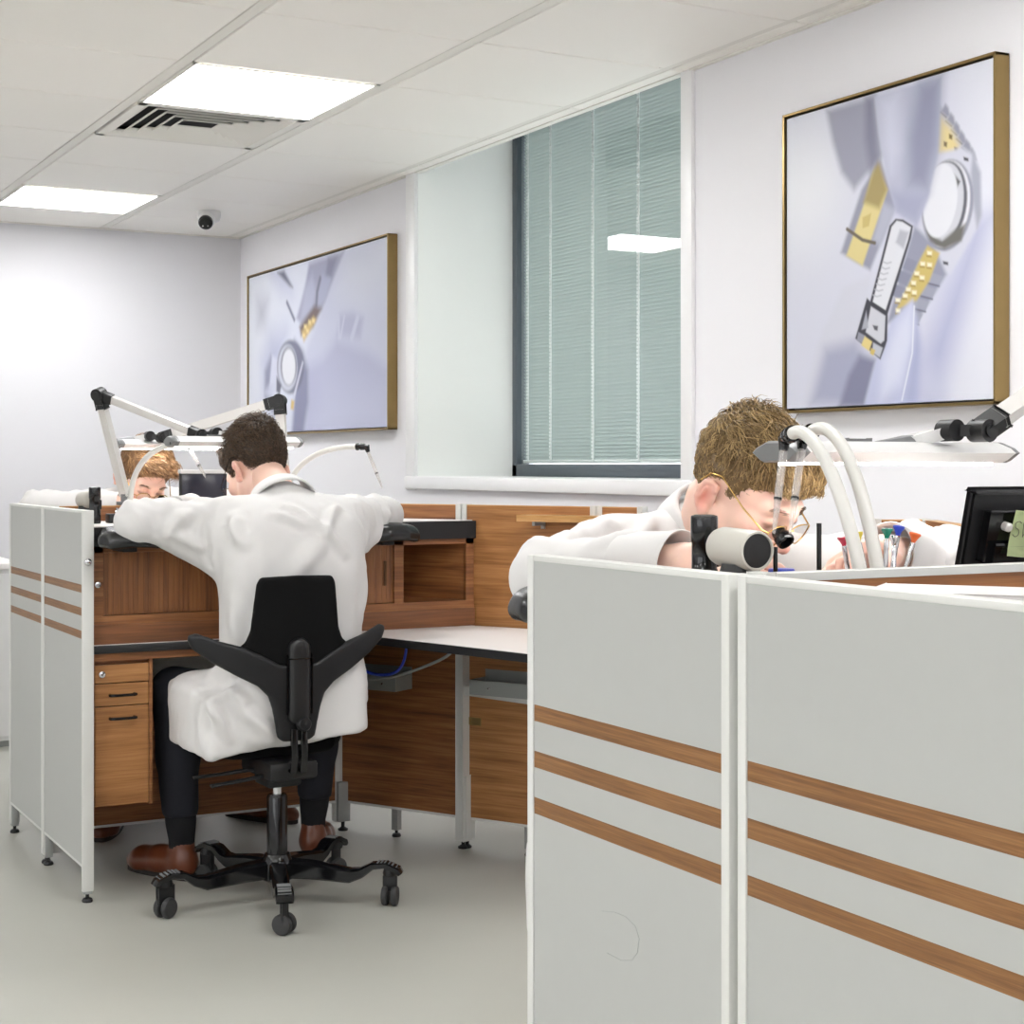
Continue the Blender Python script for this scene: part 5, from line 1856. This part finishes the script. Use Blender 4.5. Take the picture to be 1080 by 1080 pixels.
    for a in A:
        el, wr = P(a['el']), P(a['wr'])
        L_ = np.linalg.norm(wr - el)
        ax_ = (wr - el) / L_
        cf = MB().lathe(tuple(el), [(.030, L_ * .60), (.0500, L_ * .62), (.0470, L_ * .78), (.0430, L_ * .90), (.0435, L_ * .955), (.0420, L_ * .962), (.0395, L_ * .955), (.0370, L_ * .80)], 36, axis=ax_)
        for v in cf.bm.verts:
            v.co += V((noise.noise(v.co * 18), noise.noise(v.co * 18 + V((7, 0, 0))), noise.noise(v.co * 18 + V((0, 9, 0))))) * .006
        finish('cuff', cf, M['coat'], coat, ang=70)
    # folded collar leaf
    u = ax / np.linalg.norm(ax)
    e1 = np.cross(u, np.array([1.0, 0, 0]))
    e1 /= np.linalg.norm(e1)
    e2 = np.cross(u, e1)
    ringv, rf = [], []
    nseg = 44
    prof = [(.068, .058), (.073, .064), (.079, .060), (.094, .022), (.099, .006), (.095, .004), (.086, .022), (.072, .052)]
    fwd = P((0, 1, 0)) - P((0, 0, 0))
    a_f = math.atan2(fwd @ e2, fwd @ e1)
    for i in range(nseg + 1):
        a = a_f + .55 + (2 * PI - 1.1) * i / nseg
        for r_, z_ in prof:
            z2 = z_ * (1 + .15 * math.cos(a - a_f)) 
            ringv.append(cb + u * z2 + (e1 * math.cos(a) + e2 * math.sin(a)) * r_)
    npf = len(prof)
    for i in range(nseg):
        for j in range(npf):
            k = (j + 1) % npf
            rf.append((i * npf + j, i * npf + k, (i + 1) * npf + k, (i + 1) * npf + j))
    rf.append(tuple(range(npf)))
    rf.append(tuple(nseg * npf + j for j in range(npf))[::-1])
    mesh_obj('collar', np.array(ringv), rf, M['coat'], coat)
    # ---- trousers, socks, shoes
    lo = np.minimum(Q(-.42, -.42, .12), Q(.42, .36, .12))
    hi = np.maximum(Q(-.42, -.42, .66), Q(.42, .36, .66))
    s = SDF(lo, hi, .011)
    s.ell(Q(0, -.20, .545), (.165, .125, .10), k=.03)
    for l in K['legs']:
        kn, an = P(l['knee']), P(l['ank'])
        s.cap(Q(l['s'] * .085, -.19, .54), kn, .088, .066, .03)
        lo_ = kn * .12 + an * .88
        s.chain([kn, kn * .55 + an * .45, lo_], [.066, .062, .052], .02)
    s.plane(P((0, 0, .185)), (0, 0, -1), .004)
    vs, F = s.mesh()
    nr = normals_of(vs, F)
    vs = fbm(vs, nr, .004, 9.0, K['seed'])
    mesh_obj('trousers', vs, F, M['navy'], root)
    for l in K['legs']:
        an = P(l['ank'])
        kn = P(l['knee'])
        top = kn * .2 + an * .8
        mb = MB()
        mb.tube([tuple(top), tuple(top * .5 + an * .5), tuple(an), tuple(an - (0, 0, .05))], [.047, .044, .038, .036], 20)
        finish('sock', mb, M['sock'], root)
        d = V(l['toe'])
        d = V((d.x, d.y * sgy, 0)).normalized()
        heel = an - np.array(d) * .05
        heel[2] = 0
        shoe('shoe', heel, math.atan2(d.y, d.x), root)
    return root


LEGS = [dict(s=-1, knee=(1.388, .09, .545), ank=(1.410, .095, .115), toe=(-.45, .88, 0)),
        dict(s=1, knee=(1.845, .10, .54), ank=(1.842, .155, .115), toe=(.55, .83, 0))]
A_FOLDS = [((1.527, -.33, 1.053), (1.636, -.33, 1.007), .014, 0.0180), ((1.567, -.33, 1.099), (1.712, -.33, .953), .013, 0.0165),
           ((1.733, -.32, 1.092), (1.654, -.32, .993), .012, 0.0180), ((1.684, -.35, 1.02), (1.56, -.35, .894), .022, 0.0120),
           ((1.413, -.31, 1.075), (1.472, -.31, .984), .016, 0.0210), ((1.364, -.34, .824), (1.416, -.34, .695), .02, 0.0120),
           ((1.375, -.36, .699), (1.47, -.36, .669), .014, 0.0210), ((1.39, -.36, .66), (1.47, -.37, .70), .010, -0.0150),
           ((1.775, -.30, .91), (1.77, -.30, .778), .02, 0.0120),
           ((1.371, -.26, 1.061), (1.366, -.26, .913), .008, -0.0120), ((1.821, -.24, 1.081), (1.824, -.24, .938), .008, -0.0135),
           ((1.349, -.22, 1.074), (1.257, -.22, 1.024), .016, 0.0135), ((1.362, -.24, .984), (1.278, -.24, 1.011), .014, 0.0120),
           ((1.918, -.14, 1.078), (1.897, -.14, .953), .014, 0.0150), ((1.966, -.12, 1.077), (1.936, -.12, 1.03), .012, 0.0180),
           ((1.318, -.32, .585), (1.336, -.32, .445), .014, 0.0180), ((1.334, -.35, .588), (1.40, -.35, .469), .013, 0.0210),
           ((1.365, -.36, .624), (1.454, -.36, .581), .012, 0.0210), ((1.419, -.37, .584), (1.504, -.37, .477), .016, 0.0180),
           ((1.724, -.30, .595), (1.787, -.30, .524), .012, 0.0090), ((1.735, -.30, .488), (1.787, -.30, .569), .012, 0.0070)]

DKC = (np.array(srgb(52, 40, 32)[:3]), np.array(srgb(112, 88, 66)[:3]))
BLC = (np.array(srgb(92, 68, 40)[:3]), np.array(srgb(206, 174, 120)[:3]))
FRC = (np.array(srgb(104, 70, 42)[:3]), np.array(srgb(196, 158, 112)[:3]))

# the man with his back turned, at the left bench
person('person in white lab coat seated with his back turned, short dark hair, at left bench', lambda y: 4.52 + y, dict(
    cx=1.615, dy=-.03, head=(1.604, .0, 1.188), R=frame_of((-.30, 1), .62, .04),
    arms=[dict(sh=(1.45, -.20, 1.045), el=(1.205, -.165, 1.046), wr=(1.45, .10, 1.075), d=(.45, .75, -.1), n=(.3, .2, -1), lat=(1, -.3, 0), curl=.6),
          dict(sh=(1.79, -.175, 1.045), el=(1.985, -.04, 1.05), wr=(1.75, .13, 1.075), d=(-.55, .65, -.1), n=(-.3, .2, -1), lat=(-1, -.3, 0), curl=.7)],
    legs=LEGS, style='short_dark', cols=DKC, specs='gloss', folds=A_FOLDS, seed=1.7, h=.008))

# the fair haired man at the near bench
B_FOLDS = [((1.25, -.20, 1.11), (1.40, -.27, 1.13), .018, .010), ((1.22, -.14, 1.12), (1.36, -.22, 1.13), .013, -.008),
           ((1.27, -.10, 1.11), (1.42, -.18, 1.10), .015, .009), ((1.20, -.05, 1.10), (1.26, .05, 1.10), .014, .009),
           ((1.42, -.16, 1.10), (1.52, -.17, 1.02), .014, .011), ((1.46, -.30, 1.12), (1.40, -.20, 1.11), .012, .012),
           ((1.78, .0, 1.10), (1.66, .05, 1.11), .013, .011), ((1.84, -.05, 1.10), (1.72, .0, 1.11), .014, -.008), ((1.86, -.02, 1.06), (1.70, .06, 1.06), .014, .010)]
FB = frame_of((.334, -.942), math.radians(35), .03) * .93
person('person in white lab coat with wavy fair hair and glasses, bent over near bench', lambda y: 1.92 - y, dict(
    cx=1.578, dy=-.13, head=(1.541, -.150, 1.160), R=FB,
    arms=[dict(sh=(1.405, -.315, 1.045), el=(1.215, -.20, 1.030), wr=(1.245, .12, 1.072), d=(.35, .85, -.15), n=(.6, .1, -.8), lat=(.9, 0, .6), curl=.5),
          dict(sh=(1.745, -.295, 1.008), el=(1.945, -.10, 1.030), wr=(1.590, .115, 1.075), d=(-.9, .22, -.05), n=(-.1, .5, -.85), lat=(-.2, .9, .3), curl=.75)],
    legs=LEGS, style='wavy_blond', cols=BLC, specs='gold', loupe=1, dome=-.012, folds=B_FOLDS, seed=8.2, h=.008))

# the man across the far bench, facing the camera
person('person in white lab coat behind the left bench, facing the camera under a lamp', lambda y: 5.46 - y, dict(
    cx=1.58, dy=0, head=(1.548, -.05, 1.163), R=frame_of((.12, -1), math.radians(38), -.12),
    arms=[dict(sh=(1.41, -.20, 1.045), el=(1.20, -.12, 1.055), wr=(1.44, .12, 1.075), d=(.75, .5, -.1), n=(.2, .4, -.9), lat=(.3, .8, .4), curl=.6),
          dict(sh=(1.75, -.19, 1.045), el=(1.95, -.08, 1.055), wr=(1.73, .13, 1.08), d=(-.75, .45, -.05), n=(-.2, .4, -.9), lat=(-.3, .8, .4), curl=.8)],
    legs=LEGS, style='fringe', cols=FRC, specs='gold', loupe=-1, folds=[((1.2, -.2, 1.12), (1.3, -.25, 1.13), .02, .01)], seed=14.4, h=.011))

for lab, loc in (('black winged task chair of the fair haired man, hidden by the near striped panels', (1.56, 2.20, 0)),
                 ('black winged task chair of the man behind the left bench, hidden by it', (1.58, 5.68, 0))):
    c = dup(ch)
    c.location = loc
    c.rotation_euler = (0, 0, PI)
    c['label'] = lab

# ================================================================== lamps, hoses and tools
HEADP = [(-.062, .001), (-.052, .008), (-.024, .0175), (.024, .0175), (.052, .008), (.062, .001), (.044, -.010), (.034, -.0135), (-.034, -.0135), (-.044, -.010)]


def task_lamp(label, base, elbow, wrist, head0, head1, u_dir, arm_on=True):
    """bar lamp: base clamp, two arms, joints, boat shaped head from head0 to head1"""
    base, elbow, wrist, h0, h1 = map(V, (base, elbow, wrist, head0, head1))
    t = thing('task_lamp', label, 'lamp', base)
    up_ = V((0, 0, 1))
    cl_ = MB().box(base.x - .022, base.x + .022, base.y - .022, base.y + .022, base.z, base.z + .012, b=.002)
    cl_.cyl(base + V((0, 0, .012)), base + V((0, 0, .034)), .013)
    finish('clamp', cl_, M['midgrey'], t)
    b2 = base + V((0, 0, .03))
    ax1 = (elbow - b2).normalized()
    sd = ax1.cross((wrist - elbow)).normalized()
    q = ax1.cross(sd)
    finish('lower_arm', MB().obox((b2 + elbow - ax1 * .03) / 2, (ax1, sd, q), ((elbow - b2).length / 2 - .016, .009, .0125), .003), M['silver'], t)
    ax2 = (wrist - elbow).normalized()
    q2 = ax2.cross(sd)
    finish('upper_arm', MB().obox((wrist + elbow) / 2, (ax2, sd, q2), ((elbow - wrist).length / 2 - .035, .009, .0125), .003), M['silver'], t)
    j = MB()
    j.cyl(elbow - sd * .015, elbow + sd * .015, .021, seg=28)
    j.obox(elbow - ax1 * .022, (ax1, sd, q), (.022, .0115, .0155), .003)
    j.obox(elbow + ax2 * .024, (ax2, sd, q2), (.024, .0115, .0155), .003)
    j.cyl(elbow - sd * .0165, elbow + sd * .0165, .012, seg=20)
    finish('elbow_joint', j, M['plastic'], t)
    mid = h0.lerp(h1, .5)
    d = (h1 - h0).normalized()
    n = d.cross(up_).normalized()
    e_ = -d if (wrist - elbow).dot(d) < 0 else d
    k = max(0, min(1, (wrist + e_ * .075 - h0).dot(d) / (h1 - h0).length))
    tgt = h0.lerp(h1, k) + up_ * .0165
    j2 = wrist + (tgt - wrist) * .42 + up_ * .008
    wj = MB()
    wj.obox(wrist - ax2 * .020, (ax2, sd, q2), (.020, .0115, .0145), .003)
    wj.cyl(wrist - n * .017, wrist + n * .017, .0170, seg=28)
    wj.cyl(wrist - n * .020, wrist + n * .020, .0095, seg=20)
    wj.obox((wrist + j2) / 2, ((j2 - wrist).normalized(), n, (j2 - wrist).normalized().cross(n)), ((j2 - wrist).length / 2, .010, .010), .002)
    wj.cyl(j2 - n * .016, j2 + n * .016, .0165, seg=28)
    wr_ = finish('wrist_joint', wj, M['plastic'], t)
    ph = (tgt - j2).normalized()
    finish('neck_bracket', MB().obox((j2 + tgt) / 2 + ph * .004, (ph, n, ph.cross(n)), ((tgt - j2).length / 2 + .004, .012, .009), .003), M['enamel'], t)
    fs = []
    for x_, hw, hh in ((-.012, .016, .012), (.008, .020, .011), (.030, .016, .007), (.055, .007, .003), (.066, .001, .001)):
        c_ = tgt + e_ * x_
        fs.append([c_ + n * a_ * hw + up_ * (b_ * hh) for a_, b_ in ((-1, 0), (-.7, .8), (0, 1), (.7, .8), (1, 0), (.8, -.3), (-.8, -.3))])
    finish('neck_fin', MB().loft(fs), M['midgrey'], t)

    def ring(p, g=0.0):
        P = HEADP
        return [p + n * x * (1 + g) + up_ * z_ * (1 + g) for x, z_ in P]
    hd = finish('lamp_head', MB().loft([ring(h0), ring(h1)]), M['enamel'], t, ang=25)
    finish('light_tube', MB().obox(mid - up_ * .0145, (d, n, up_), ((h1 - h0).length / 2 - .012, .020, .0022), .001), M['ledtube'], hd)
    for e, sg in ((h0, -1), (h1, 1)):
        m = MB()
        pk = [e + d * sg * .012 + n * x * .8 + up_ * z_ * .8 for x, z_ in HEADP]
        m.loft([ring(e - d * sg * .004, .02), ring(e + d * sg * .003, .02), pk])
        ec = finish('end_cap', m, M['midgrey'], hd, ang=25)
        finish('cap_screw', MB().lathe(e + d * sg * .0125 + n * .020 - up_ * .004, [(.004, -.002), (.004, .001), (.001, .0012)], 10, axis=d * sg), M['gloss'], ec)
    sw = MB().obox(mid + up_ * .019 - d * .06, (d, n, up_), (.022, .006, .003), .001)
    finish('dimmer_switch', sw, M['midgrey'], hd)
    return t


task_lamp('white bar lamp hinged at the upper left, over the dark haired man', (1.345, 4.99, 1.0775), (1.255, 4.95, 1.416), (1.50, 4.72, 1.292),
          (1.378, 4.60, 1.268), (1.752, 4.60, 1.268), 1)
task_lamp('white bar lamp hinged before the far print, over the man facing the camera', (1.870, 4.99, 1.0775), (1.865, 5.03, 1.412), (1.545, 5.28, 1.292),
          (1.425, 5.36, 1.27), (1.80, 5.36, 1.27), 1)
task_lamp('white bar lamp from the right edge, its head beside the fair haired man', (1.80, 1.488, 1.0775), (2.06, 1.70, 1.455), (1.775, 1.80, 1.252),
          (1.462, 1.88, 1.218), (1.868, 1.88, 1.218), 1)


def blower(label, base, c1, c2, end, tip, r=.0085, grp=None):
    """stiff white hose curving up from the bench top, with a clear blow pipe at its end"""
    t = thing('blower_hose', label, 'hose', base, grp)
    pts = bez(base, c1, c2, end, 22)
    finish('hose', MB().tube(pts, r, 16), M['hose'], t)
    finish('hose_socket', MB().lathe(base, [(.016, 0), (.017, .004), (.013, .016), (.010, .018)], 20), M['plastic'], t)
    d = (V(pts[-1]) - V(pts[-2])).normalized()
    end = V(end)
    tip = V(tip)
    f = MB()
    f.lathe(end - d * .004, [(r * 1.1, 0), (r * 1.35, .002), (r * 1.35, .008), (r * 1.05, .010), (r * 1.05, .014), (r * 1.3, .016), (r * 1.25, .028), (r * .75, .036)], 20, axis=d)
    e2 = end + d * .030
    down = (tip - e2).normalized()
    f.tube([e2 - d * .006, e2 + d * .004, e2 + down * .010, e2 + down * .018], [.0085, .009, .0075, .006], 14)
    fit = finish('swivel_fitting', f, M['gloss'], t)
    L = (tip - e2).length
    finish('clear_pipe', MB().lathe(e2 + down * .012, [(.0055, 0), (.0058, .01), (.0056, L * .55), (.0036, L * .78), (.0020, L - .012), (.0014, L - .012), (.0028, L * .78), (.0044, L * .55), (.0044, .004)], 16, axis=down), M['clear'], t)
    ring = MB()
    ring.lathe(e2 + down * (L * .62), [(.0052, 0), (.0058, .001), (.0058, .003), (.0052, .004)], 16, axis=down)
    finish('pipe_clip', ring, M['gloss'], fit)
    return t


G = 'curved white air hoses on the benches'
blower('curved white air hose left of the seated man with dark hair, under the bar lamps', (1.335, 4.87, 1.0305), (1.30, 4.84, 1.17), (1.34, 4.74, 1.262), (1.405, 4.62, 1.262), (1.465, 4.56, 1.165), grp=G)
blower('curved white air hose right of the dark haired man, ending in a black fitting', (1.82, 4.87, 1.0305), (1.80, 4.85, 1.18), (1.86, 4.74, 1.262), (1.965, 4.62, 1.258), (2.03, 4.575, 1.13), grp=G)
blower('curved white air hose before the fair haired man, the left one of the pair', (1.353, 1.57, 1.0305), (1.328, 1.575, 1.17), (1.36, 1.68, 1.262), (1.388, 1.760, 1.243), (1.376, 1.785, 1.107), r=.0088, grp=G)
blower('curved white air hose before the fair haired man, the right one of the pair', (1.381, 1.572, 1.0305), (1.360, 1.575, 1.18), (1.40, 1.68, 1.272), (1.425, 1.765, 1.246), (1.394, 1.772, 1.107), r=.0088, grp=G)


def micromotor(label, x, y, sg):
    """black post carrying a short grey drum with a black face; sg gives the way the drum points"""
    t = thing('polishing_motor', label, 'bench motor', (x, y, 1.0305))
    p = MB().lathe((x, y, 1.0305), [(.017, 0), (.0172, .002), (.0172, .038), (.0160, .040), (.0160, .072), (.0172, .074), (.0172, .104), (.0165, .106), (.012, .1075), (.001, .1077)], 32)
    finish('motor_post', p, M['gloss'], t)
    finish('post_collar', MB().box(x + .006, x + .0185, y - .010, y + .010, 1.072, 1.10, b=.002).cyl((x, y + sg * .012, 1.1), (x, y + sg * .045, 1.1), .006), M['plastic2'], t)
    d = V((-.03, sg, -.03)).normalized()
    c = V((x - .003, y + sg * .036, 1.100))
    dr = finish('drum', MB().lathe(c, [(.012, -.002), (.018, .0), (.0225, .004), (.0245, .012), (.0245, .078), (.0235, .082), (.0212, .0825), (.0205, .079)], 40, axis=d), M['greyplast'], t)
    finish('drum_face', MB().lathe(c, [(.0208, .074), (.0206, .0802), (.002, .0808)], 40, axis=d), M['plastic'], dr)
    c2 = c + d * .045
    finish('drum_stand', MB().lathe((c2.x, c2.y, 1.0305), [(.026, 0), (.0265, .004), (.0262, .036), (.022, .050)], 32), M['plastic'], t)
    return t


micromotor('black post with a warm grey drum, on the near bench before the fair haired man', 1.192, 1.688, -1)
micromotor('black post with a warm grey drum, at the left end of the left bench top', 1.192, 4.752, 1)


def rod(label, x, y, z1, r=.0032):
    t = thing('tool_rod', label, 'rod', (x, y, 1.0305))
    finish('rod', MB().cyl((x, y, 1.034), (x, y, z1), r, seg=14), M['gloss'], t)
    finish('rod_base', MB().lathe((x, y, 1.0305), [(.013, 0), (.0135, .003), (.006, .006), (.0045, .012)], 18), M['plastic'], t)


rod('tall thin black rod standing left of the white hoses', 1.304, 1.60, 1.128)
rod('short thin black rod standing right behind the grey drum', 1.236, 1.60, 1.100, .0028)
jr = thing('small_jar', 'small blue lidded jar beside the short black rod', 'jar', (1.292, 1.66, 1.0305))
finish('jar', MB().lathe((1.292, 1.66, 1.0305), [(.016, 0), (.0165, .002), (.0165, .026), (.0155, .028)], 24), M['clear'], jr)
finish('lid', MB().lathe((1.292, 1.66, 1.0305), [(.0172, .027), (.0172, .036), (.016, .038), (.002, .0382)], 24), M['blue'], jr)


def screwdriver(label, m, base, top, grp):
    base, top = V(base), V(top)
    t = thing('screwdriver', label, 'screwdriver', base, grp)
    d = (top - base).normalized()
    L = (top - base).length
    finish('shaft', MB().lathe(base, [(.0012, 0), (.0012, L * .12), (.0032, L * .16), (.0034, L * .55), (.0030, L * .6), (.0034, L * .65), (.0034, L - .012), (.0026, L - .010)], 16, axis=d), M['chrome'], t)
    finish('swivel_cap', MB().lathe(base, [(.0026, L - .011), (.0034, L - .008), (.0052, L - .004), (.0078, L), (.0076, L + .0022), (.0050, L + .003), (.0012, L + .0022)], 20, axis=d), M[m], t)


G = 'watchmaker screwdrivers'
st = thing('screwdriver_stand', 'low round black stand holding the coloured screwdrivers, near bench', 'stand', (1.452, 1.632, 1.0305))
finish('stand_disc', MB().lathe((1.452, 1.632, 1.0305), [(.034, 0), (.035, .003), (.035, .014), (.032, .016), (.010, .0165), (.008, .03), (.001, .031)], 32), M['plastic'], st)
screwdriver('screwdriver with a green cap, leftmost in the near stand', 'green', (1.428, 1.62, 1.0475), (1.432, 1.62, 1.116), G)
screwdriver('screwdriver with a plain metal cap, between the green and the orange one', 'chrome', (1.442, 1.62, 1.0475), (1.449, 1.625, 1.106), G)
screwdriver('screwdriver with a blue cap, tallest at the right of the near stand', 'blue', (1.455, 1.64, 1.0475), (1.470, 1.64, 1.118), G)
screwdriver('screwdriver with an orange cap, rightmost in the near stand', 'orange', (1.450, 1.612, 1.0475), (1.466, 1.605, 1.110), G)
screwdriver('screwdriver with a yellow cap, half hidden behind the white hoses', 'yellow', (1.430, 1.655, 1.0475), (1.425, 1.67, 1.109), G)
screwdriver('screwdriver with a red cap, seen between the two white hoses', 'red', (1.440, 1.70, 1.031), (1.426, 1.70, 1.103), G)
screwdriver('screwdriver with a teal cap behind the right arm of the man with dark hair', 'green', (2.02, 4.86, 1.031), (2.018, 4.855, 1.100), G)
screwdriver('screwdriver with a magenta cap behind the right arm of the man with dark hair', 'magenta', (2.035, 4.86, 1.031), (2.032, 4.855, 1.102), G)
screwdriver('screwdriver with a dark blue cap behind the right arm of the man with dark hair', 'blue', (2.05, 4.86, 1.031), (2.047, 4.855, 1.099), G)

# small screen standing on the left bench
sc = thing('small_monitor', 'small dark blue screen with a white top edge, beside the dark haired man\'s face', 'monitor', (1.566, 4.90, 1.0305))
finish('housing', MB().box(1.492, 1.640, 4.892, 4.915, 1.045, 1.176, b=.003), M['plastic2'], sc)
finish('screen_face', MB().box(1.496, 1.636, 4.8905, 4.893, 1.05, 1.172, b=.0005), M['screen'], sc)
finish('lit_top_edge', MB().box(1.490, 1.642, 4.889, 4.917, 1.175, 1.187, b=.002), M['enamel'], sc)  # white strip standing for lamp light on the upper edge
finish('monitor_foot', MB().box(1.53, 1.60, 4.885, 4.94, 1.0305, 1.036, b=.002).box(1.555, 1.577, 4.905, 4.92, 1.034, 1.06, b=.002), M['plastic'], sc)

# little black blocks at the left end of the left bench
bk = thing('tool_block', 'low black tool block beside the black post on the left bench', 'tool block', (1.262, 4.78, 1.0305))
finish('block_body', MB().box(1.235, 1.29, 4.755, 4.80, 1.0305, 1.058, b=.003), M['plastic'], bk)
finish('block_clamp', MB().cyl((1.25, 4.75, 1.062), (1.285, 4.75, 1.062), .006).cyl((1.262, 4.77, 1.055), (1.262, 4.77, 1.075), .004), M['chrome'], bk)

# tablet monitor seen from behind with a paper note
mx0, mx1, my = 1.560, 1.80, 1.622
tilt = math.radians(13)
ux = V((1, 0, 0))
uu = V((0, -math.sin(tilt), math.cos(tilt)))
un = ux.cross(uu)
mc = V(((mx0 + mx1) / 2, my - .012, 1.098))
mt = thing('monitor', 'black monitor seen from behind with a paper note on it, at the right edge', 'monitor', (mc.x, my, 1.0305))
finish('rear_shell', MB().obox(mc, (ux, uu, un), (.12, .068, .008), .006, 3), M['plastic'], mt)
finish('rim', MB().obox(mc + un * -.002, (ux, uu, un), (.1215, .0695, .0035), .003, 2), M['plastic2'], mt)
finish('display', MB().obox(mc - un * .0088, (ux, uu, un), (.112, .060, .0012)), M['screen'], mt)
hb = MB()
hb.obox(mc + un * .014 - ux * .020 + uu * .012, (ux, uu, un), (.085, .034, .009), .003)
hb.obox(mc + un * .018 - ux * .015 - uu * .02, (ux, uu, un), (.078, .022, .012), .004)
finish('rear_hub', hb, M['gloss'], mt)
finish('stand_foot', MB().box(mx0 + .05, mx1 - .05, my - .03, my + .05, 1.0305, 1.037, b=.002).box(mx0 + .045, mx1 - .02, my - .032, my - .006, 1.036, 1.0475, b=.002), M['steelgrey'], mt)
nt_c = mc + un * .0318 + ux * (-.046) + uu * .018
kn = finish('round_knob', MB().lathe(nt_c - ux * .034 + uu * .010 - un * .010, [(.0062, 0), (.0062, .010), (.004, .0125), (.001, .013)], 18, axis=un), M['silver'], mt)
nt = thing('paper_note', 'yellow green paper note with pencilled letters SW, stuck on the black monitor', 'note', nt_c)
r_ = Matrix.Rotation(-.10, 3, un)
nx_, nu_ = r_ @ ux, r_ @ uu
g = MB()
rows = []
for j in range(7):
    w_ = j / 6
    rows.append([nt_c + nx_ * (a * .031) + nu_ * (.031 - .062 * w_) + un * (.0006 + .006 * max(0, w_ - .45) ** 2 * 2) for a in (-1, -.3, .3, 1)])
vv = [[g.bm.verts.new(p) for p in r] for r in rows]
for a, b in zip(vv[:-1], vv[1:]):
    for i in range(3):
        g.bm.faces.new((a[i], a[i + 1], b[i + 1], b[i]))
bk2 = bmesh.ops.solidify(g.bm, geom=g.bm.faces[:], thickness=.0004)
finish('paper', g, M['note'], nt, ang=180)
tx = MB()
o_ = nt_c + un * .0016 + nu_ * .006 - nx_ * .005


def stroke(pts, r=.00055):
    tx.tube([o_ + nx_ * x + nu_ * y for x, y in pts], r, 6)


stroke(catmull([(-.011, .0085, 0), (-.0155, .0105, 0), (-.021, .008, 0), (-.020, .002, 0), (-.0135, -.001, 0), (-.012, -.007, 0), (-.017, -.0105, 0), (-.0225, -.008, 0)], 5) and
       [(p.x, p.y) for p in catmull([(-.011, .0085, 0), (-.0155, .0105, 0), (-.021, .008, 0), (-.020, .002, 0), (-.0135, -.001, 0), (-.012, -.007, 0), (-.017, -.0105, 0), (-.0225, -.008, 0)], 5)])
stroke([(-.007, .009), (-.0035, -.010), (.0015, .004), (.0065, -.010), (.0105, .010)])
finish('pencil_letters', tx, M['ink'], nt)

# ================================================================== light
w = bpy.data.worlds.new('world')
SC.world = w
w.use_nodes = True
bgn = w.node_tree.nodes['Background']
bgn.inputs['Color'].default_value = (.96, .98, 1.0, 1)      # an even overcast sky
bgn.inputs['Strength'].default_value = SKY

SC.view_settings.view_transform = 'Standard'
SC.view_settings.look = 'None'
SC.view_settings.gamma = 1
SC.view_settings.use_curve_mapping = False
SC.view_settings.exposure = EXPO
